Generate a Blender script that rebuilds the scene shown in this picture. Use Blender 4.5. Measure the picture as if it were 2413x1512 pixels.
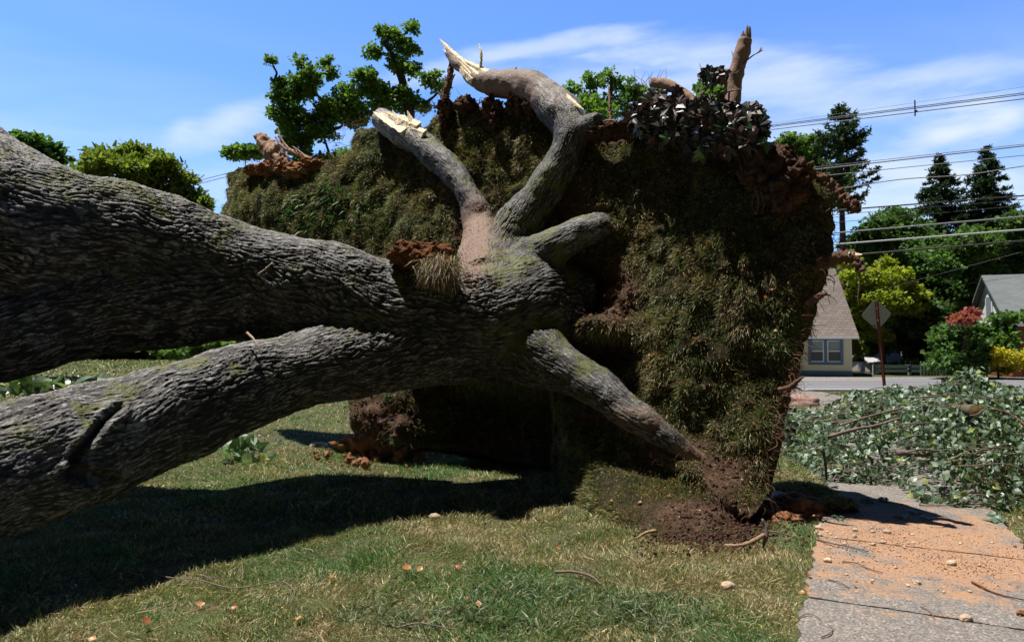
import bpy, bmesh, math, random
import numpy as np
from mathutils import Vector, Matrix, Quaternion
R = math.radians
rng = np.random.default_rng(7)
random.seed(7)
C = bpy.context.scene.collection
SC = bpy.context.scene
for _o in list(bpy.data.objects): bpy.data.objects.remove(_o)

# ------------------------------------------------------------------ camera, sky, sun
CAMH = 1.55; FD = 1609.0; PITCH = math.atan(59.0 / FD)
cam_d = bpy.data.cameras.new('camera'); cam = bpy.data.objects.new('camera', cam_d); C.objects.link(cam)
cam.location = (0, 0, CAMH); cam.rotation_euler = (R(90) + PITCH, 0, 0)
cam_d.sensor_width = 36; cam_d.lens = 36 * FD / 2413.0
cam_d.clip_start = 0.1; cam_d.clip_end = 3000
cam_d.dof.use_dof = True; cam_d.dof.focus_distance = 6.3; cam_d.dof.aperture_fstop = 4.0
SC.camera = cam
SC.view_settings.view_transform = 'Standard'; SC.view_settings.look = 'None'
SC.view_settings.exposure = 0.72; SC.view_settings.gamma = 1.0
SC.cycles.max_bounces = 5; SC.cycles.transparent_max_bounces = 8

SUN_H = Vector((-0.30, 0.055)); SUN = Vector((SUN_H.x, SUN_H.y, 1.0)).normalized()
SUN_EL = math.asin(SUN.z); SUN_AZ = math.atan2(SUN.x, SUN.y)
sd = bpy.data.lights.new('sun', 'SUN'); sd.energy = 5.0; sd.angle = R(0.53); sd.color = (1.0, 0.955, 0.89)
so = bpy.data.objects.new('sun', sd); C.objects.link(so); so.rotation_euler = SUN.to_track_quat('Z', 'Y').to_euler()
so.location = (0, 0, 30)

world = bpy.data.worlds.new('World'); SC.world = world; world.use_nodes = True
def build_world():
    nt = world.node_tree; nt.nodes.clear(); L = nt.links.new
    def N(t, **k):
        n = nt.nodes.new(t)
        for a, b in k.items(): setattr(n, a, b)
        return n
    out = N('ShaderNodeOutputWorld'); bg = N('ShaderNodeBackground'); bg.inputs[1].default_value = 0.067
    sky = N('ShaderNodeTexSky', sky_type='NISHITA', sun_disc=False, sun_elevation=SUN_EL, sun_rotation=SUN_AZ,
            air_density=1.25, dust_density=0.15, ozone_density=3.0, altitude=0)
    tint = N('ShaderNodeMix', data_type='RGBA', blend_type='MULTIPLY'); tint.inputs[0].default_value = 1.0
    L(sky.outputs[0], tint.inputs[6]); tint.inputs[7].default_value = SKY_TINT
    tc = N('ShaderNodeTexCoord'); sep = N('ShaderNodeSeparateXYZ'); L(tc.outputs['Generated'], sep.inputs[0])
    def M(op, a, b=None, c=None, clamp=False):
        m = N('ShaderNodeMath', operation=op, use_clamp=clamp)
        for i, v in enumerate((a, b, c)):
            if v is None: continue
            if isinstance(v, (int, float)): m.inputs[i].default_value = v
            else: L(v, m.inputs[i])
        return m.outputs[0]
    # cirrus: project the direction on a high flat layer, streaked noise
    den = M('ADD', M('MAXIMUM', sep.outputs[2], 0.0), 0.12)
    u = M('DIVIDE', sep.outputs[0], den); v = M('DIVIDE', sep.outputs[1], den)
    cmb = N('ShaderNodeCombineXYZ'); L(M('ADD', M('MULTIPLY', u, 0.55), M('MULTIPLY', v, 0.22)), cmb.inputs[0])
    L(M('SUBTRACT', M('MULTIPLY', v, 1.25), M('MULTIPLY', u, 0.5)), cmb.inputs[1])
    nz = N('ShaderNodeTexNoise'); nz.inputs['Scale'].default_value = 1.05; nz.inputs['Detail'].default_value = 8
    nz.inputs['Roughness'].default_value = 0.52; nz.inputs['Distortion'].default_value = 0.6
    cmb.inputs[2].default_value = 2.3
    L(cmb.outputs[0], nz.inputs['Vector'])
    cirrus = N('ShaderNodeMapRange'); cirrus.interpolation_type = 'SMOOTHSTEP'
    cirrus.inputs[1].default_value = 0.36; cirrus.inputs[2].default_value = 0.64; L(nz.outputs[0], cirrus.inputs[0])
    # more cloud low on the right, none high up
    az = M('DIVIDE', sep.outputs[0], M('MAXIMUM', sep.outputs[1], 0.05))
    right = N('ShaderNodeMapRange'); right.interpolation_type = 'SMOOTHSTEP'
    right.inputs[1].default_value = -0.75; right.inputs[2].default_value = 0.5; right.inputs[3].default_value = 0.75
    L(az, right.inputs[0])
    low = N('ShaderNodeMapRange'); low.interpolation_type = 'SMOOTHSTEP'
    low.inputs[1].default_value = 0.43; low.inputs[2].default_value = 0.27; L(sep.outputs[2], low.inputs[0])
    m1 = M('MULTIPLY', M('MULTIPLY', cirrus.outputs[0], right.outputs[0]), low.outputs[0])
    # cumulus puffs just above the trees at the right
    n2 = N('ShaderNodeTexNoise'); n2.inputs['Scale'].default_value = 7.0; n2.inputs['Detail'].default_value = 7; n2.inputs['Roughness'].default_value = 0.5
    mp = N('ShaderNodeMapping'); mp.inputs['Scale'].default_value = (1, 1, 2.1); mp.inputs['Location'].default_value = (0.35, 0.1, 0.45)
    L(tc.outputs['Generated'], mp.inputs[0]); L(mp.outputs[0], n2.inputs['Vector'])
    cu = N('ShaderNodeMapRange'); cu.interpolation_type = 'SMOOTHSTEP'; cu.inputs[1].default_value = 0.40; cu.inputs[2].default_value = 0.62; L(n2.outputs[0], cu.inputs[0])
    lo2 = N('ShaderNodeMapRange'); lo2.interpolation_type = 'SMOOTHSTEP'; lo2.inputs[1].default_value = 0.36; lo2.inputs[2].default_value = 0.24; L(sep.outputs[2], lo2.inputs[0])
    r2 = N('ShaderNodeMapRange'); r2.interpolation_type = 'SMOOTHSTEP'; r2.inputs[1].default_value = 0.3; r2.inputs[2].default_value = 0.7; L(az, r2.inputs[0])
    m2 = M('MULTIPLY', M('MULTIPLY', cu.outputs[0], lo2.outputs[0]), r2.outputs[0])
    elv = M('DIVIDE', sep.outputs[2], M('MAXIMUM', sep.outputs[1], 0.05))
    nw = N('ShaderNodeTexNoise'); nw.inputs['Scale'].default_value = 9.0; nw.inputs['Detail'].default_value = 7; nw.inputs['Roughness'].default_value = .55
    mpw = N('ShaderNodeMapping'); mpw.inputs['Scale'].default_value = (.55, .55, 2.4); mpw.inputs['Rotation'].default_value = (0, R(14), 0); L(tc.outputs['Generated'], mpw.inputs[0]); L(mpw.outputs[0], nw.inputs['Vector'])
    def puff(px, py, rx, ry, rot, amt, rag=1.6):
        ca, sa = math.cos(R(rot)), math.sin(R(rot)); a = M('SUBTRACT', az, (px - 1206.5) / FD); b = M('SUBTRACT', elv, (815 - py) / FD)
        u = M('DIVIDE', M('ADD', M('MULTIPLY', a, ca), M('MULTIPLY', b, sa)), rx / FD); v = M('DIVIDE', M('SUBTRACT', M('MULTIPLY', b, ca), M('MULTIPLY', a, sa)), ry / FD)
        d = M('ADD', M('SQRT', M('ADD', M('MULTIPLY', u, u), M('MULTIPLY', v, v))), M('MULTIPLY', M('SUBTRACT', nw.outputs[0], 0.5), -rag * 1.6))
        q = N('ShaderNodeMapRange'); q.interpolation_type = 'SMOOTHSTEP'; q.inputs[1].default_value = 1.15; q.inputs[2].default_value = 0.0; q.inputs[4].default_value = amt; L(d, q.inputs[0]); return q.outputs[0]
    mk = M('MULTIPLY', m1, 0.35)
    for q in ((540, 275, 190, 55, 24, .62), (420, 300, 60, 40, 30, .5), (1190, 118, 330, 26, 10, .62), (1050, 170, 240, 30, 8, .45), (1750, 120, 300, 60, -4, .55), (1900, 200, 420, 90, -3, .62), (1450, 190, 260, 60, 0, .45), (2250, 160, 300, 40, 6, .5), (620, 420, 300, 60, 4, .35),
              (2250, 310, 190, 55, 12, .95), (2380, 270, 120, 50, 5, .9), (2080, 400, 260, 60, 0, .7), (2330, 420, 260, 60, 0, .75), (1900, 330, 200, 60, 0, .55), (2100, 470, 400, 50, 0, .7)):
        mk = M('SUBTRACT', M('ADD', mk, puff(*q)), M('MULTIPLY', mk, puff(*q)))
    mix = N('ShaderNodeMix', data_type='RGBA'); L(mk, mix.inputs[0]); L(tint.outputs[2], mix.inputs[6]); mix.inputs[7].default_value = CLOUD
    zen = N('ShaderNodeMapRange'); zen.interpolation_type = 'SMOOTHSTEP'  # sky dimmed overhead and behind the camera to darken the shade
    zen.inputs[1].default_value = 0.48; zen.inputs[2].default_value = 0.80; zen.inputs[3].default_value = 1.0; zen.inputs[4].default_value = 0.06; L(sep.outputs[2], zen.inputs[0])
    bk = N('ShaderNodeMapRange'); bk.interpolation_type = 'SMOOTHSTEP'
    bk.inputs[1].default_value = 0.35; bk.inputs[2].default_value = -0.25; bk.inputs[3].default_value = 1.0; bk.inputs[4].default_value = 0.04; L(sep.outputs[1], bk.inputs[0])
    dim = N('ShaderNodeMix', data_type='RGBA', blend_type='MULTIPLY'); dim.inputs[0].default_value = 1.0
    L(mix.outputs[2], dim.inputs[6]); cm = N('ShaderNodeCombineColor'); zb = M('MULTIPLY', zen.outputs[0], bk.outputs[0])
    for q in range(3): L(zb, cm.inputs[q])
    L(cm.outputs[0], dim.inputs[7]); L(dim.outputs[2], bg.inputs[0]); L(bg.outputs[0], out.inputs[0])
SKY_TINT = (0.98, 1.32, 1.98, 1)
CLOUD = (7.2, 8.2, 9.5, 1)
build_world()

def ray(px, py):
    cx = (np.asarray(px, float) - 1206.5) / FD; cy = (756.0 - np.asarray(py, float)) / FD
    cp, sp = math.cos(PITCH), math.sin(PITCH)
    return np.array([cx, cp - cy * sp, cy * cp + sp])
def P(px, py, Y):
    r = ray(px, py); t = Y / r[1]
    return np.array([r[0] * t, Y, CAMH + r[2] * t])
def G(px, py, z=0.0):
    r = ray(px, py); t = (z - CAMH) / r[2]
    return np.array([r[0] * t, r[1] * t, z])
def proj(p):
    p = np.asarray(p); cp, sp = math.cos(PITCH), math.sin(PITCH)
    f = p[..., 1] * cp + (p[..., 2] - CAMH) * sp; u = -p[..., 1] * sp + (p[..., 2] - CAMH) * cp
    return 1206.5 + FD * p[..., 0] / f, 756 - FD * u / f

# ------------------------------------------------------------------ numpy noise
_perm = np.random.default_rng(3).permutation(256); _perm = np.concatenate([_perm, _perm, _perm])
_g = np.random.default_rng(4).normal(size=(256, 3)); _g /= np.linalg.norm(_g, axis=1)[:, None]; _g = _g.astype(np.float32)
_rot = np.linalg.qr(np.random.default_rng(11).normal(size=(3, 3)))[0].astype(np.float32)
def perlin(p):
    p = np.asarray(p, np.float32) @ _rot; i = np.floor(p).astype(np.int64); f = p - i; i &= 255
    w = f * f * f * (f * (f * 6 - 15) + 10); res = 0
    for dx in (0, 1):
        for dy in (0, 1):
            for dz in (0, 1):
                h = _perm[_perm[_perm[(i[:, 0] + dx) & 255] + ((i[:, 1] + dy) & 255)] + ((i[:, 2] + dz) & 255)]
                d = (_g[h] * (f - np.array([dx, dy, dz], np.float32))).sum(1)
                wx = w[:, 0] if dx else 1 - w[:, 0]; wy = w[:, 1] if dy else 1 - w[:, 1]; wz = w[:, 2] if dz else 1 - w[:, 2]
                res = res + d * wx * wy * wz
    return res * 1.5
def fbm(p, o=4, g=0.5):
    p = np.asarray(p, np.float32); a = 1.0; s = 0
    for k in range(o): s = s + a * perlin(p * 2 ** k + 17.3 * k); a *= g
    return s
def sstep(a, b, x):
    t = np.clip((x - a) / (b - a), 0, 1); return t * t * (3 - 2 * t)

# ------------------------------------------------------------------ mesh helpers
def mk(name, V, faces, mat, parent=None, smooth=True, col=None, origin=None):
    """faces: list of int arrays (n,k). V world coordinates."""
    V = np.asarray(V, np.float32)
    if origin is None and parent is None:
        origin = V.mean(0); origin = np.array([origin[0], origin[1], V[:, 2].min()])
    off = origin if parent is None else np.zeros(3)
    me = bpy.data.meshes.new(name)
    if isinstance(faces, np.ndarray): faces = [faces]
    faces = [np.asarray(f, np.int32) for f in faces if len(f)]
    me.vertices.add(len(V)); me.vertices.foreach_set('co', (V - off).astype(np.float32).ravel())
    lt = np.concatenate([f.ravel() for f in faces]); cnt = np.concatenate([np.full(len(f), f.shape[1], np.int32) for f in faces])
    st = np.concatenate([[0], np.cumsum(cnt)[:-1]]).astype(np.int32)
    me.loops.add(len(lt)); me.loops.foreach_set('vertex_index', lt.astype(np.int32))
    me.polygons.add(len(cnt)); me.polygons.foreach_set('loop_start', st)
    me.update(calc_edges=True)
    me.polygons.foreach_set('use_smooth', np.full(len(cnt), smooth))
    if col is not None:
        c = np.ones((len(V), 4), np.float32); c[:, :3] = col
        a = me.color_attributes.new('Col', 'FLOAT_COLOR', 'POINT'); a.data.foreach_set('color', c.ravel())
    if mat: me.materials.append(mat)
    o = bpy.data.objects.new(name, me); C.objects.link(o)
    if parent is not None:
        o.parent = parent
        # parents sit unrotated; keep world placement
        pl = parent_world(parent); o.location = (-pl[0], -pl[1], -pl[2])
    else: o.location = tuple(off)
    return o
def parent_world(o):
    l = Vector((0, 0, 0))
    while o is not None: l = l + o.location; o = o.parent
    return l
def tag(o, label=None, cat=None, group=None, kind=None):
    if label: o['label'] = label
    if cat: o['category'] = cat
    if group: o['group'] = group
    if kind: o['kind'] = kind
    return o
def empty(name, loc, label, cat, group=None):
    o = bpy.data.objects.new(name, None); C.objects.link(o); o.location = tuple(float(a) for a in loc); o.empty_display_size = 0.1
    return tag(o, label, cat, group)
class MB:
    def __init__(s): s.V = []; s.F = {}; s.n = 0; s.c = []
    def add(s, V, F, col=None):
        V = np.asarray(V, float).reshape(-1, 3)
        for f in (F if isinstance(F, list) else [F]):
            f = np.asarray(f)
            if len(f): s.F.setdefault(f.shape[1], []).append(f + s.n)
        s.V.append(V); s.n += len(V)
        if col is not None: s.c.append(np.broadcast_to(np.asarray(col, float), V.shape).copy())
    def box(s, c, h, rz=0.0, M=None):
        v = np.array([[x, y, z] for x in (-1, 1) for y in (-1, 1) for z in (-1, 1)], float) * np.array(h)
        if rz: ca, sa = math.cos(rz), math.sin(rz); v = v @ np.array([[ca, sa, 0], [-sa, ca, 0], [0, 0, 1]])
        if M is not None: v = v @ np.asarray(M).T
        s.add(v + np.array(c), np.array([[0, 1, 3, 2], [4, 6, 7, 5], [0, 4, 5, 1], [2, 3, 7, 6], [0, 2, 6, 4], [1, 5, 7, 3]]))
    def quad(s, *p): s.add(np.array(p), np.array([[0, 1, 2, 3]]))
    def build(s, name, mat, parent=None, smooth=False):
        F = [np.concatenate(v) for v in s.F.values()]
        return mk(name, np.concatenate(s.V), F, mat, parent, smooth, np.concatenate(s.c) if s.c else None)
def resample(pts, rad, n):
    pts = np.asarray(pts, float); rad = np.asarray(rad, float)
    k = len(pts); ext = np.vstack([2 * pts[0] - pts[1], pts, 2 * pts[-1] - pts[-2]])
    out = []; ro = []
    for t in np.linspace(0, k - 1, n):
        i = min(int(t), k - 2); f = t - i
        p0, p1, p2, p3 = ext[i], ext[i + 1], ext[i + 2], ext[i + 3]
        out.append(0.5 * ((2 * p1) + (-p0 + p2) * f + (2 * p0 - 5 * p1 + 4 * p2 - p3) * f * f + (-p0 + 3 * p1 - 3 * p2 + p3) * f ** 3))
        ro.append(rad[i] * (1 - f) + rad[i + 1] * f)
    return np.array(out), np.array(ro)
def frames(pts):
    T = np.gradient(pts, axis=0); T /= np.linalg.norm(T, axis=1)[:, None] + 1e-9
    a = np.array([0, 0, 1.0]) if abs(T[0][2]) < 0.9 else np.array([1.0, 0, 0])
    n = np.cross(T[0], a); n /= np.linalg.norm(n); A = []
    for t in T:
        n = n - t * n.dot(t); n /= np.linalg.norm(n) + 1e-9; A.append(n.copy())
    A = np.array(A); return T, A, np.cross(T, A)
def tube(pts, rad, seg=8, n=None, rough=0.0, fr=3.0, seed=0, cap=True):
    if n is None: n = max(2, len(pts) * 4)
    p, r = resample(pts, rad, n); T, A, B = frames(p)
    th = np.linspace(0, 2 * math.pi, seg, endpoint=False)
    ring = np.cos(th)[None, :, None] * A[:, None] + np.sin(th)[None, :, None] * B[:, None]
    V = p[:, None] + ring * r[:, None, None]
    if rough:
        d = fbm((V.reshape(-1, 3) * fr / max(r.mean(), 1e-3) * 0.3 + seed * 7.7), 3).reshape(V.shape[:2])
        d = d + 0.5 * perlin(np.stack([np.tile(np.cos(th) * 3.5, n), np.tile(np.sin(th) * 3.5, n), np.repeat(np.arange(n) * .35, seg) + seed], -1)).reshape(V.shape[:2]) + .35 * perlin(V.reshape(-1, 3) * 60 + seed).reshape(V.shape[:2])
        V = V + ring * (r[:, None] * rough * d)[..., None]
    V = V.reshape(-1, 3); i = np.arange(n - 1)[:, None] * seg; j = np.arange(seg)[None]
    j2 = (j + 1) % seg
    F = np.stack([i + j, i + j2, i + seg + j2, i + seg + j], -1).reshape(-1, 4)
    if cap:
        V = np.vstack([V, p[0], p[-1]]); m = n * seg
        c0 = np.stack([np.full(seg, m), (j2[0]), j[0]], -1); c1 = np.stack([np.full(seg, m + 1), (n - 1) * seg + j[0], (n - 1) * seg + j2[0]], -1)
        return V, [F, np.vstack([c0, c1])]
    return V, [F]
def ico(sub):
    bm = bmesh.new(); bmesh.ops.create_icosphere(bm, subdivisions=sub, radius=1)
    V = np.array([v.co[:] for v in bm.verts]); F = np.array([[v.index for v in f.verts] for f in bm.faces]); bm.free()
    return V, F
ICO = {k: ico(k) for k in (1, 2, 3, 4, 5)}
def lump(c, rad, sub=3, amp=0.25, fr=1.4, seed=0, rz=0.0, oct_=4):
    V, F = ICO[sub]; d = 1 + amp * fbm(V * fr + seed * 3.17, oct_)
    V = V * d[:, None] * np.asarray(rad, float); ca, sa = math.cos(rz), math.sin(rz)
    V = V @ np.array([[ca, sa, 0], [-sa, ca, 0], [0, 0, 1]])
    return V + np.asarray(c, float), [F]
def unit(a): return a / (np.linalg.norm(a, axis=-1, keepdims=True) + 1e-9)

def scatter(pos, D, Nn, tmplV, tmplF, size, name, mat, parent=None, col=None, fold=None, smooth=False):
    """leaf template (x along width, y along D, z along normal)"""
    D = unit(D); X = unit(np.cross(D, Nn)); Z = np.cross(X, D); k = len(tmplV); n = len(pos)
    sz = np.asarray(size)
    if sz.ndim == 1: sz = np.stack([sz, sz, sz], 1)
    T = tmplV[None] * sz[:, None, :]
    V = pos[:, None] + T[..., 0:1] * X[:, None] + T[..., 1:2] * D[:, None] + T[..., 2:3] * Z[:, None]
    F = [(f[None] + (np.arange(n) * k)[:, None, None]).reshape(-1, f.shape[1]) for f in tmplF]
    cc = None if col is None else np.repeat(col, k, axis=0)
    return V.reshape(-1, 3), F, cc
def blades(pos, D, L, W, bendv, col, tipcol=None):
    """tapered bent grass blades: 5 verts each"""
    n = len(pos); D = unit(D); side = unit(np.cross(D, rng.normal(size=(n, 3)))) * (W / 2)[:, None]
    mid = pos + D * (L * 0.55)[:, None]; tip = pos + D * (L * 0.95)[:, None] + bendv * L[:, None]
    V = np.stack([pos - side, pos + side, mid + side * 0.8 + bendv * (L * 0.25)[:, None], mid - side * 0.8 + bendv * (L * 0.25)[:, None], tip], 1).reshape(-1, 3)
    b = (np.arange(n) * 5)[:, None]
    cc = np.repeat(col, 5, axis=0)
    return V, [b + np.array([[0, 1, 2, 3]]), b + np.array([[3, 2, 4]])], cc

# ------------------------------------------------------------------ materials
class NT:
    def __init__(s, name):
        s.m = bpy.data.materials.new(name); s.m.use_nodes = True; s.t = s.m.node_tree; s.t.nodes.clear()
        s.out = s.n('ShaderNodeOutputMaterial'); s.b = s.n('ShaderNodeBsdfPrincipled'); s.l(s.b.outputs[0], s.out.inputs[0])
        s.tc = s.n('ShaderNodeTexCoord'); s.geo = s.n('ShaderNodeNewGeometry')
        s.pos = s.geo.outputs['Position']
    def n(s, t, **k):
        x = s.t.nodes.new(t)
        for a, b in k.items(): setattr(x, a, b)
        return x
    def l(s, a, b): s.t.links.new(a, b)
    def noise(s, sc, det=4, ro=0.55, vec=None, scale=None):
        x = s.n('ShaderNodeTexNoise'); x.inputs['Scale'].default_value = sc; x.inputs['Detail'].default_value = det; x.inputs['Roughness'].default_value = ro
        v = vec or s.pos
        if scale:
            mp = s.n('ShaderNodeMapping'); mp.inputs['Scale'].default_value = scale; s.l(v, mp.inputs[0]); v = mp.outputs[0]
        s.l(v, x.inputs['Vector']); return x.outputs[0]
    def ramp(s, fac, stops):
        x = s.n('ShaderNodeValToRGB'); e = x.color_ramp.elements
        while len(e) < len(stops): e.new(0.5)
        for i, (p, c) in enumerate(stops): e[i].position = p; e[i].color = (*c, 1) if len(c) == 3 else c
        s.l(fac, x.inputs[0]); return x.outputs[0]
    def mix(s, f, a, b, mode='MIX'):
        x = s.n('ShaderNodeMix', data_type='RGBA', blend_type=mode)
        for i, v in ((0, f), (6, a), (7, b)):
            if isinstance(v, (int, float)): x.inputs[i].default_value = v
            elif isinstance(v, tuple): x.inputs[i].default_value = (*v, 1)
            else: s.l(v, x.inputs[i])
        return x.outputs[2]
    def math(s, op, a, b=0.0):
        x = s.n('ShaderNodeMath', operation=op)
        for i, v in enumerate((a, b)):
            if isinstance(v, (int, float)): x.inputs[i].default_value = v
            else: s.l(v, x.inputs[i])
        return x.outputs[0]
    def step(s, v, a, b):
        x = s.n('ShaderNodeMapRange'); x.interpolation_type = 'SMOOTHSTEP'; x.inputs[1].default_value = a; x.inputs[2].default_value = b; s.l(v, x.inputs[0]); return x.outputs[0]
    def attr(s, name='Col'):
        x = s.n('ShaderNodeAttribute'); x.attribute_name = name; return x.outputs['Color']
    def bump(s, h, strength=0.5, dist=0.01):
        x = s.n('ShaderNodeBump'); x.inputs['Strength'].default_value = strength; x.inputs['Distance'].default_value = dist
        s.l(h, x.inputs['Height']); s.l(x.outputs[0], s.b.inputs['Normal'])
    def fin(s, col=None, rough=0.8, spec=0.3):
        if col is not None:
            if isinstance(col, tuple): s.b.inputs['Base Color'].default_value = (*col, 1)
            else: s.l(col, s.b.inputs['Base Color'])
        s.b.inputs['Roughness'].default_value = rough; s.b.inputs['Specular IOR Level'].default_value = spec
        return s.m
def plain(name, col, rough=0.7, var=0.15, sc=6.0, bump=0.0, spec=0.3):
    t = NT(name); f = t.noise(sc, 5)
    c = t.mix(f, tuple(a * (1 - var) for a in col), tuple(min(1, a * (1 + var)) for a in col))
    if bump: t.bump(t.noise(sc * 6, 4), 0.6, bump)
    return t.fin(c, rough, spec)
def leafmat(name, rough=0.5, trans=0.3, spec=0.4, tcol=(1.1, 1.25, 0.5)):
    t = NT(name); c = t.attr(); t.fin(c, rough, spec)
    tr = t.n('ShaderNodeBsdfTranslucent'); t.l(t.mix(1.0, c, tcol, 'MULTIPLY'), tr.inputs[0])
    mx = t.n('ShaderNodeMixShader'); mx.inputs[0].default_value = trans
    t.l(t.b.outputs[0], mx.inputs[1]); t.l(tr.outputs[0], mx.inputs[2]); t.l(mx.outputs[0], t.out.inputs[0])
    return t.m
GRASS = leafmat('grass_blades', 0.45, 0.25, 0.35, (1.1, 1.25, 0.6))
LEAF = leafmat('leaves', 0.42, 0.28, 0.45)
FARLEAF = leafmat('far_leaves', 0.6, 0.42, 0.2)
NEEDLE = leafmat('needles', 0.6, 0.12, 0.2)
DARKLEAF = leafmat('wilted_maple_leaves', 0.42, 0.10, 0.5, (1.2, 0.9, 0.9))

def bark_mat():
    t = NT('grey_bark'); a = t.attr(); sp = t.n('ShaderNodeSeparateColor'); t.l(a, sp.inputs[0])
    fine = t.noise(55, 6, 0.65); mid = t.noise(9, 4)
    ridge = t.ramp(sp.outputs[0], [(0.08, (0.007, 0.006, 0.005)), (0.48, (0.022, 0.020, 0.018)), (0.74, (0.11, 0.102, 0.098)), (0.95, (0.46, 0.44, 0.43))])  # ridge and furrow tone, with furrow shade and sunlit tops painted in
    c = t.mix(t.step(fine, 0.3, 0.75), t.mix(1.0, ridge, (0.55, 0.54, 0.53), 'MULTIPLY'), ridge)
    lich = t.math('MULTIPLY', t.step(t.noise(6.5, 3), 0.60, 0.66), 0.2)
    c = t.mix(lich, c, (0.30, 0.32, 0.31))
    moss = t.mix(fine, (0.030, 0.036, 0.006), (0.125, 0.130, 0.020))
    c = t.mix(sp.outputs[1], c, moss)
    soil = t.mix(fine, (0.075, 0.042, 0.026), (0.26, 0.155, 0.10))
    c = t.mix(sp.outputs[2], c, soil)
    t.bump(t.math('ADD', fine, t.math('MULTIPLY', t.noise(140, 3), 0.4)), 0.9, 0.012)
    return t.fin(c, 0.58, 0.45)
BARK = bark_mat()
def soil_mat(name, a, b, c_, sc=7):
    t = NT(name); n1 = t.noise(sc, 6, 0.6); n2 = t.noise(sc * 9, 5, 0.7)
    c = t.ramp(n1, [(0.3, a), (0.5, b), (0.72, c_)]); c = t.mix(t.step(n2, 0.35, 0.7), t.mix(1.0, c, (0.6, 0.58, 0.56), 'MULTIPLY'), c)
    t.bump(t.math('ADD', n2, n1), 1.0, 0.03); return t.fin(c, 0.95, 0.1)
SOIL = soil_mat('brown_soil', (0.035, 0.022, 0.014), (0.085, 0.05, 0.032), (0.17, 0.105, 0.07))
CLAY = soil_mat('orange_clay', (0.22, 0.09, 0.04), (0.42, 0.20, 0.10), (0.55, 0.32, 0.18))
ROOTSOIL = soil_mat('reddish_root_soil', (0.06, 0.032, 0.022), (0.15, 0.085, 0.06), (0.26, 0.16, 0.115), 12)
ROOTWOOD = plain('root_skin', (0.125, 0.066, 0.042), 0.9, 0.5, 22, 0.02)
DEADROOT = plain('pale_dead_root', (0.30, 0.185, 0.12), 0.85, 0.45, 20, 0.02)
SPLINT = None
def splint():
    t = NT('fresh_split_wood'); f = t.noise(3, 5, 0.6, scale=(14, 14, 3)); c = t.ramp(f, [(0.3, (0.42, 0.27, 0.13)), (0.5, (0.80, 0.66, 0.45)), (0.7, (0.93, 0.84, 0.66))])
    t.bump(f, 0.8, 0.01); return t.fin(c, 0.7, 0.3)
SPLINT = splint()
STICK = plain('stick_bark', (0.16, 0.12, 0.10), 0.8, 0.35, 25, 0.005)
PALESTICK = plain('pale_stick', (0.32, 0.24, 0.18), 0.8, 0.3, 25, 0.005)
STONE = plain('tan_stone', (0.42, 0.31, 0.22), 0.8, 0.25, 18, 0.01)
STONE2 = plain('pale_stone', (0.52, 0.42, 0.29), 0.8, 0.25, 18, 0.01)
REDSTONE = plain('reddish_boulder', (0.30, 0.19, 0.16), 0.9, 0.35, 4, 0.03)
FARBARK = plain('dark_bark', (0.06, 0.05, 0.042), 0.9, 0.3, 3, 0.02)
POLEWOOD = plain('weathered_pole', (0.17, 0.15, 0.11), 0.9, 0.2, 3, 0.01)

# ------------------------------------------------------------------ ground, path, road
PL0 = G(1880, 1500)[:2]; PL1 = G(1950, 1150)[:2]; PDIR = (PL1 - PL0) / np.linalg.norm(PL1 - PL0)
PNRM = np.array([PDIR[1], -PDIR[0]]); PW = float((G(2413, 1290)[:2] - PL0) @ PNRM)
def path_coords(x, y):
    d = np.stack([x - PL0[0], y - PL0[1]], -1); return d @ PDIR, d @ PNRM
def gz(x, y):
    x = np.asarray(x, float); y = np.asarray(y, float)
    z = 0.030 * fbm(np.stack([x * 0.9, y * 0.9, 0 * x], -1).reshape(-1, 3), 3).reshape(x.shape)
    s, w = path_coords(x, y)
    near = np.maximum(sstep(0.35, 0.0, -w) * (w < PW / 2), sstep(0.35, 0.0, w - PW) * (w >= PW / 2))
    inside = ((w > 0) & (w < PW)).astype(float); m = np.maximum(near, inside)
    z = z * (1 - m) - 0.03 * m
    z = z * sstep(22, 17, y) - 0.04 * sstep(17, 22, y) * (x > -8 - .3 * y)
    return z
def ground():
    xs = np.concatenate([-np.geomspace(9, 900, 26)[::-1], np.linspace(-8.9, 11.9, 320), np.geomspace(12, 900, 26)])
    ys = np.concatenate([-np.geomspace(1, 300, 14)[::-1], np.linspace(-0.9, 15, 260), np.geomspace(15.2, 1200, 60)])
    X, Y = np.meshgrid(xs, ys); Z = gz(X, Y); nx, ny = len(xs), len(ys)
    Z = np.where(Y > 60, Z - 0.0, Z)
    V = np.stack([X, Y, Z], -1).reshape(-1, 3); i = np.arange(ny - 1)[:, None] * nx + np.arange(nx - 1)
    F = np.stack([i, i + 1, i + nx + 1, i + nx], -1).reshape(-1, 4)
    t = NT('lawn_soil'); n1 = t.noise(0.8, 5); n2 = t.noise(28, 6, 0.7); n3 = t.noise(3.5, 4)
    a = t.mix(t.step(n2, 0.35, 0.65), (0.028, 0.034, 0.014), (0.12, 0.10, 0.058))
    b = t.mix(t.step(n2, 0.3, 0.7), (0.035, 0.055, 0.016), (0.10, 0.11, 0.045))
    c = t.mix(t.step(n1, 0.4, 0.6), a, b); c = t.mix(t.math('MULTIPLY', t.step(n3, 0.56, 0.66), 0.7), c, (0.13, 0.09, 0.058))
    t.bump(n2, 0.8, 0.02)
    tag(mk('ground', V, F, t.fin(c, 0.95, 0.1), origin=np.zeros(3)), kind='structure')
ground()

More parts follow.
